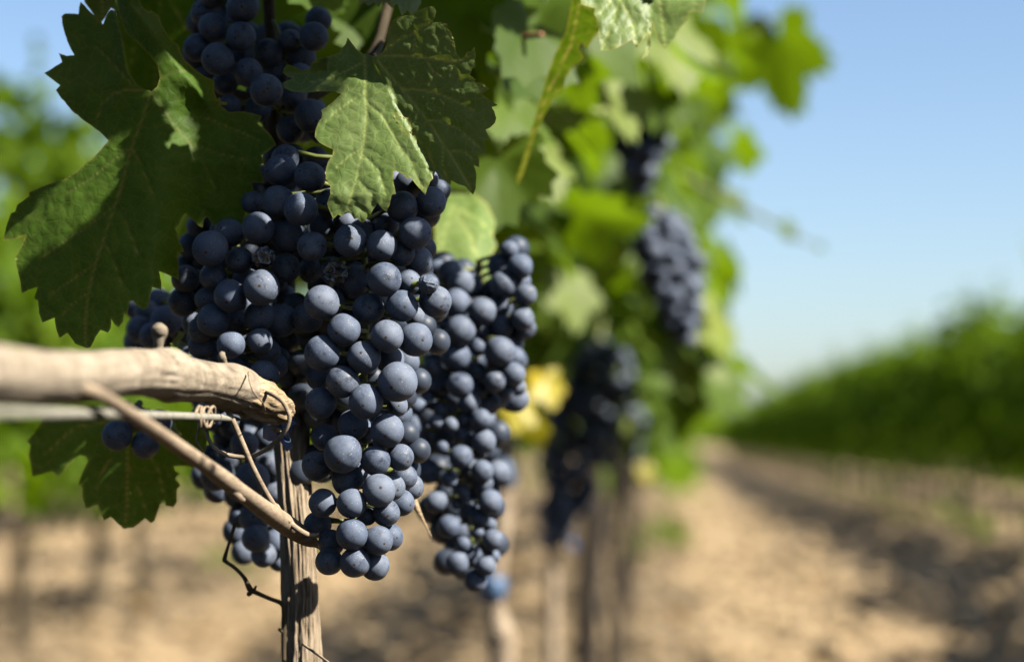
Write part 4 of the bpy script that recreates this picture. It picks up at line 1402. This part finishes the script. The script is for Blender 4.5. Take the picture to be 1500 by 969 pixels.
OWN = []
own_labels = {1: 'vine just behind the sharp one with two pale blue ties on its trunk',
              2: 'third vine along the near row with one dark blue tie on its thin trunk',
              3: 'fourth vine along the near row on a thick dark trunk'}
for k in (1, 2, 3, 4, 5, 6, 7, 8, 9, 10, -2, -3):
    y = 0.845 + STEP * k
    rg = random.Random(100 + k)
    lab = own_labels.get(k, 'leafy vine of the near row standing behind the viewer' if k < 0 else 'far vine in the near row, hidden behind the blurred ones')
    b = Vector((ROW + rg.uniform(-0.01, 0.01), y, 0.0))
    vt = thing('grapevine', b, lab, 'grapevine', 'vines of the near row')
    OWN.append(vt)
    if k == 1:
        v_, f_ = tube_geo(pxpath([(735, 1900, 1.845, 44), (738, 1300, 1.845, 40), (737, 969, 1.845, 38), (735, 930, 1.845, 40), (728, 900, 1.845, 30), (724, 860, 1.845, 28), (733, 780, 1.845, 29), (738, 690, 1.845, 30), (742, 620, 1.845, 34), (738, 560, 1.845, 36), (728, 480, 1.845, 30), (735, 300, 1.845, 26)], 8), 18, bark_disp(5, 0.12))
        link('trunk', mesh('trunk', v_, f_), M_BARK, vt)
        blue_tie(vt, at(738, 694, 1.845), 0.0088, M_PALEBLUE, False)
        blue_tie(vt, at(722, 860, 1.845), 0.0088, M_PALEBLUE, False)
    else:
        rr = {2: 0.009, 3: 0.021}.get(k, 0.009)
        V, Fc = vine_trunk(rg, 0.95, rr, bend=0.008 if k < 4 else 0.02)
        V = [v + b for v in V]
        link('trunk', mesh('trunk', V, Fc), M_BARK if k < 3 else M_SHADEBARK, vt)
        if k == 2:
            blue_tie(vt, at(813, 788, y), rr * 1.2, M_BLUE)
    zl = 0.90 if k == 1 else (0.80 if k < 4 else 0.76)
    zt = 1.72 if k < 5 else 1.25
    n = {1: 760, 2: 760, 3: 700}.get(k, 480)
    hw = 0.20 if k == 1 else 0.235
    sp = canopy_spots(rg, n, (ROW - hw - 0.05, ROW + (0.16 if k == 1 else 0.235 if k < 5 else 0.2)), (y - 0.52, y + 0.52), (zl, zt), (0.040, 0.062))
    if k == 1:
        sp = [s for s in sp if s[0].y > 1.42]
    sp = keep_clear(sp)
    link('foliage', foliage_mesh('row_foliage', sp, 30, 2, 200 + k), M_FOL, vt)

rg = random.Random(61)
sp = []
for _ in range(42):
    p = at(rg.uniform(930, 1050), rg.uniform(400, 600), rg.uniform(2.25, 2.75))
    sp.append((p, Vector((rg.gauss(0.7, .4), rg.gauss(-0.3, .5), rg.gauss(0.6, .4))), Vector((rg.gauss(0.2, .4), rg.gauss(0, .5), -0.8)), rg.uniform(0.040, 0.058), rg.random() * 0.9))
for _ in range(26):
    p = at(rg.uniform(780, 930), rg.uniform(430, 560), rg.uniform(2.6, 2.9))
    sp.append((p, Vector((rg.gauss(-0.2, .4), rg.gauss(-0.8, .3), rg.gauss(0.2, .4))), Vector((0, 0, -1)), rg.uniform(0.040, 0.055), rg.random() * 0.3))
sp = keep_clear(sp)
link('low_foliage', foliage_mesh('low_foliage', sp, 30, 2, 260), M_FOL, OWN[1])
v1, v2, v3 = OWN[0], OWN[1], OWN[2]
# single leaves one can tell apart in the blur
SL = [(v3, 1148, 95, 2.75, 0.100, (-0.55, -0.8, -0.25), (0.12, 0, -1), M_FOL, 0.35, 'big backlit leaf standing out against the sky', .25, .1),
      (v1, 905, 150, 1.45, 0.044, (0.6, -0.7, 0.5), (0.1, 0, -1), M_FOL_PALE, 0.85, None, .1, .2),
      (v1, 985, 70, 1.55, 0.055, (0.6, -0.7, 0.5), (0.1, 0, -1), M_FOL_PALE, 0.75, None, .1, .2),
      (v1, 770, 55, 1.30, 0.050, (0.5, -0.8, 0.4), (-0.1, 0, -1), M_FOL_PALE, 0.8, None, .1, .2),
      (v1, 760, 190, 1.22, 0.036, (0.6, -0.6, 0.5), (-0.1, 0, -1), M_FOL, 0.8, None, .1, .2),
      (v1, 800, 250, 1.40, 0.034, (0.6, -0.7, 0.5), (0.1, 0, -1), M_FOL_PALE, 0.75, None, .1, .2),
      (v1, 840, 110, 1.35, 0.040, (-0.6, -0.7, -0.5), (0.1, 0, -1), M_FOL, 0.6, None, .1, .2),
      (v2, 838, 440, 2.0, 0.046, (0.6, -0.8, 0.4), (0.05, 0, -1), M_FOL_PALE, 0.5, 'pale sunlit leaf alone against the dark gap', .1, .15),
      (v2, 1020, 555, 2.3, 0.058, (0.6, -0.8, 0.4), (0.1, 0, -1), M_FOL_PALE, 0.6, 'pale leaf at the lower right edge of the near row', .1, .15),
      (v2, 1050, 478, 2.3, 0.056, (0.7, -0.6, 0.5), (1, 0, 0.1), M_FOL_PALE, 0.99, 'pale yellow leaf low on the right of the near row', .1, .15),
      (v3, 918, 640, 2.6, 0.034, (0.6, -0.8, 0.4), (0.1, 0, -1), M_FOL_PALE, 0.85, None, .1, .15),
      (v3, 985, 630, 3.6, 0.055, (0.7, -0.5, 0.7), (0.6, 0, -0.5), M_FOL, 0.8, None, .1, .15),
      (v1, 802, 572, 1.75, 0.026, (0.6, -0.8, 0.3), (0.2, 0, -1), M_YELLOW, 0.9, 'bright yellow leaf beside the blurred second bunch', .1, .15),
      (v1, 758, 608, 1.72, 0.024, (0.6, -0.8, 0.3), (-0.4, 0, -1), M_YELLOW, 0.7, 'yellow leaf just right of the second bunch', .1, .15),
      (v1, 785, 630, 1.80, 0.022, (-0.6, -0.8, -0.3), (0.2, 0, -1), M_YELLOW, 0.2, None, .1, .15),
      (v3, 946, 692, 3.3, 0.024, (0.6, -0.8, 0.3), (0.2, 0, -1), M_YELLOW, 0.1, 'small golden leaf over the bright path', .1, .15)]
for i, (p, px, py, d, s, n, t, m, ti, lb, fo, dr) in enumerate(SL):
    single_leaf(p, px, py, d, s, n, t, m, 400 + i, ti, lb, fo, dr)
# shoots that carry the leaf against the sky and the straggler on the right
V, Fc = [], []
tube_geo(pxpath([(985, 150, 2.75, 12), (1050, 95, 2.75, 10), (1100, 50, 2.75, 9), (1140, 28, 2.75, 7), (1146, 50, 2.75, 6)], 6), 8, None, V, Fc)
link('shoot', mesh('shoot', V, Fc), M_STALK, v3)
V, Fc = [], []
tube_geo(pxpath([(985, 250, 2.9, 10), (1080, 300, 2.9, 8), (1130, 325, 2.9, 7), (1165, 345, 2.9, 4), (1200, 362, 2.9, 3)], 6), 8, None, V, Fc)
link('shoot', mesh('shoot', V, Fc), M_STALK, v3)
single_leaf(v3, 1155, 338, 2.9, 0.024, (0.6, -0.8, 0.4), (0.6, 0, -0.6), M_FOL, 470, 0.6)
single_leaf(v3, 1202, 362, 2.9, 0.010, (0.6, -0.8, 0.4), (0.6, 0, -0.6), M_FOL, 471, 0.4)


# blurred bunches farther down the row
def loose_bunch(label, px, py, d, wpx, hpx, n, seed, lean=0.0):
    rg = random.Random(seed)
    c = at(px, py, d)
    W, H = wpx * d / F / 2, hpx * d / F / 2
    root = thing('grape_bunch', c + Vector((0, 0, H)), label, 'grapes')
    rad = 0.0078
    pts = []
    tries = 0
    while len(pts) < n and tries < 20000:
        tries += 1
        t = rg.uniform(-1, 1)
        prof = math.sqrt(max(0, 1 - t * t)) * (0.72 + 0.35 * t)
        a = rg.uniform(0, 6.28)
        q = math.sqrt(rg.uniform(0.35, 1))
        p = c + Vector((W * prof * q * math.cos(a) + lean * (t) * W, W * prof * q * math.sin(a), H * t))
        if all((p - o).length > rad * 1.55 for o in pts):
            pts.append(p)
    for p in pts:
        berry(root, p, rad * rg.uniform(0.85, 1.1), (p - c) + Vector((0, -0.01, -0.01)), GM[rg.randrange(5)], rg)
    IV, IF = [], []
    for _ in range(int(n * 1.3)):
        t = rg.uniform(-0.95, 0.95)
        prof = math.sqrt(max(0, 1 - t * t)) * (0.72 + 0.35 * t)
        a, q = rg.uniform(0, 6.28), math.sqrt(rg.random()) * 0.75
        p = c + Vector((W * prof * q * math.cos(a) + lean * t * W, W * prof * q * math.sin(a) + 0.004, H * t))
        b_ = len(IV)
        IV += [v.co * rad + p for v in LOWG.vertices]
        IF += [tuple(b_ + i_ for i_ in f.vertices) for f in LOWG.polygons]
    tag(link('grapes', mesh('inner_grapes', IV, IF), M_INNER, root), kind='stuff')
    V, Fc = tube_geo([(c.x + lean * W, c.y, c.z + H * 1.25, 0.003), (c.x, c.y, c.z, 0.002), (c.x - lean * W * 0.8, c.y, c.z - H * 0.9, 0.001)], 8)
    link('stalk', mesh('stalk', V, Fc), M_STALK, root)


loose_bunch('big blurred bunch hanging low between the third and fourth trunks, sunlit on its right', 850, 650, 2.42, 160, 290, 98, 51, 0.42)
loose_bunch('blurred dusty bunch high on the right of the near row by the sky', 985, 405, 1.8, 112, 185, 80, 52, -0.35)
loose_bunch('blurred dark bunch near the top, half hidden among leaves', 937, 218, 1.75, 90, 120, 46, 53)
loose_bunch('small blurred bunch peeping out low beside the thick dark trunk', 925, 635, 2.9, 40, 75, 26, 54)


# ------------------------------------------------------------------ neighbouring rows
CROWN = []
for i in range(6):
    rg = random.Random(300 + i)
    sp = canopy_spots(rg, 760, (-0.34, 0.34), (-0.58, 0.58), (0.58, 1.52), (0.055, 0.095), 0.97)
    sp = [q for q in sp if noise.noise(Vector((q[0].x * 2.4 + i * 9, q[0].y * 3.4, q[0].z * 3.0))) > -0.02 or abs(q[0].x) < 0.08]
    # ragged top and a few hanging shoots
    for _ in range(5):                                   # long shoots that stick out of the top and the sides
        y0_, x0_, hh, lx, ly = rg.uniform(-.5, .5), rg.uniform(-.2, .2), rg.uniform(0.15, 0.50), rg.gauss(0, .35), rg.gauss(0, .35)
        for q in range(9):
            t = q / 8
            sp.append((Vector((x0_ + lx * t * hh * 1.5, y0_ + ly * t * hh * 1.5, 1.40 + hh * t)), Vector((rg.gauss(0, .7), rg.gauss(0, .7), .6)), Vector((rg.gauss(0, 1), rg.gauss(0, 1), -.3)), rg.uniform(0.05, 0.085) * (1.1 - 0.6 * t), rg.random()))
    for _ in range(110):
        yy = rg.uniform(-0.55, 0.55)
        top = 1.50 + 0.22 * noise.noise(Vector((yy * 3, i * 5, 0))) + abs(rg.gauss(0, 0.07))
        sp.append((Vector((rg.gauss(0, .13), yy, top)), Vector((rg.gauss(0, .6), rg.gauss(0, .6), 1)), Vector((rg.gauss(0, .6), rg.gauss(0, .6), -0.2)), rg.uniform(0.045, 0.07), rg.random()))
    for _ in range(36):
        yy = rg.uniform(-0.5, 0.5)
        sp.append((Vector((rg.gauss(0, .16), yy, rg.uniform(0.42, 0.64))), Vector((rg.gauss(0, .8), rg.gauss(0, .8), 0.5)), Vector((0, 0, -1)), rg.uniform(0.04, 0.06), rg.random()))
    me = foliage_mesh('crown', sp, 16, 1, 330 + i)
    me.materials.append(M_FOL_FAR)
    for p in me.polygons:
        p.use_smooth = True
    CROWN.append(me)
TRK = []
for i in range(4):
    rg = random.Random(350 + i)
    V, Fc = vine_trunk(rg, 0.95, 0.026, bend=0.03)
    me = mesh('vine_trunk', V, Fc)
    me.materials.append(M_DARKSTEM)
    for p in me.polygons:
        p.use_smooth = True
    TRK.append(me)


def row(x, y0, n, label, group, seed, step=1.0):
    rg = random.Random(seed)
    for k in range(n):
        y = y0 + step * k + rg.uniform(-0.05, 0.05)
        if x == LEFT and y > 9.4 and k % 3:
            continue
        e = thing('grapevine', (x + rg.uniform(-0.03, 0.03), y, 0), label, 'grapevine', group)
        if rg.random() < 0.5:
            e.rotation_euler = (0, 0, math.pi)
        s = rg.uniform(0.86, 1.14) * (1.07 if x == LEFT else 1.04)
        for nm, me in (('foliage', CROWN[rg.randrange(6)]), ('trunk', TRK[rg.randrange(4)])):
            o = D.objects.new(nm, me)
            COL.objects.link(o)
            o.parent = e
            if nm == 'foliage':
                o.scale = (1, 1, s)


row(RIGHT, -5.6, 96, 'leafy vine in the dark green hedge row right of the sunlit path', 'vines in the right-hand row', 1)
row(RIGHT + 2.55, 20.0, 45, 'vine in the second row on the right, its trunk glimpsed under the first row', 'vines in the second row on the right', 2)
row(RIGHT + 5.1, 30.0, 24, 'far vine two rows behind the right hedge row, seen only between trunks', 'vines in the third row on the right', 3)
row(LEFT, -5.4, 59, 'bright leafy vine in the sunlit row at the far left behind the big leaf', 'vines in the left-hand row', 4)
row(LEFT - 2.55, 15.5, 36, 'vine in the second row on the left, glimpsed under the first one', 'vines in the second row on the left', 5)


def far_rows():
    rg = random.Random(9)
    sp = []
    for x, y0 in ((ROW, 11.5), (RIGHT, 89), (RIGHT + 2.55, 65), (LEFT, 54), (LEFT - 2.55, 52)):
        y = y0
        while y < 420:
            for _ in range(12):
                sp.append((Vector((x + rg.uniform(-.3, .3), y + rg.uniform(0, 1.2), rg.uniform(0.55, 1.8))), Vector((rg.gauss(0, .7), rg.gauss(-.4, .5), .6)), Vector((0, 0, -1)), rg.uniform(0.14, 0.24), rg.random() * .9))
            y += 0.35 if y < 60 else 0.7 if y < 150 else 1.6
    o = link('far_vine_rows', foliage_mesh('far_vine_rows', sp, 12, 1, 77), M_FOL_FAR)
    tag(o, 'far ends of the vine rows melting together at the horizon', 'vines', None, 'stuff')


far_rows()


def ground_litter():
    rg = random.Random(71)
    sp = []
    for _ in range(900):
        y = rg.uniform(6, 24)
        x = rg.uniform(-0.36, 0.20) * y
        sp.append((Vector((x, y, gh(x, y) + 0.03)), Vector((rg.gauss(0, .4), rg.gauss(0, .4), 1)), Vector((rg.gauss(0, 1), rg.gauss(0, 1), 0)), rg.uniform(0.03, 0.06), rg.random()))
    dry = leaf_material('dry_leaf', (0.07, 0.045, 0.025), (0.17, 0.11, 0.05), (0.10, 0.06, 0.02), 0.15, rough=0.8, spec=0.1)
    tag(link('fallen_leaves', foliage_mesh('fallen_leaves', sp, 12, 1, 72), dry), 'dry brown vine leaves scattered over the soil', 'fallen leaves', None, 'stuff')
    sp = []
    for _ in range(46):
        y = rg.uniform(11, 40)
        x = rg.choice((RIGHT + rg.gauss(0, .25), RIGHT + rg.gauss(-0.3, .3), LEFT + rg.gauss(0, .3), ROW + rg.gauss(0.1, .2)))
        h = rg.uniform(0.05, 0.22)
        for _ in range(14):
            sp.append((Vector((x + rg.gauss(0, .07), y + rg.gauss(0, .09), rg.uniform(0.02, h))), Vector((rg.gauss(0, .7), rg.gauss(0, .7), 1)), Vector((rg.gauss(0, 1), rg.gauss(0, 1), .4)), rg.uniform(0.03, 0.07), rg.random() * .9))
    tag(link('weeds', foliage_mesh('weeds', sp, 12, 1, 73), M_FOL_FAR), 'low green weeds along the foot of the vine rows', 'weeds', None, 'stuff')


ground_litter()
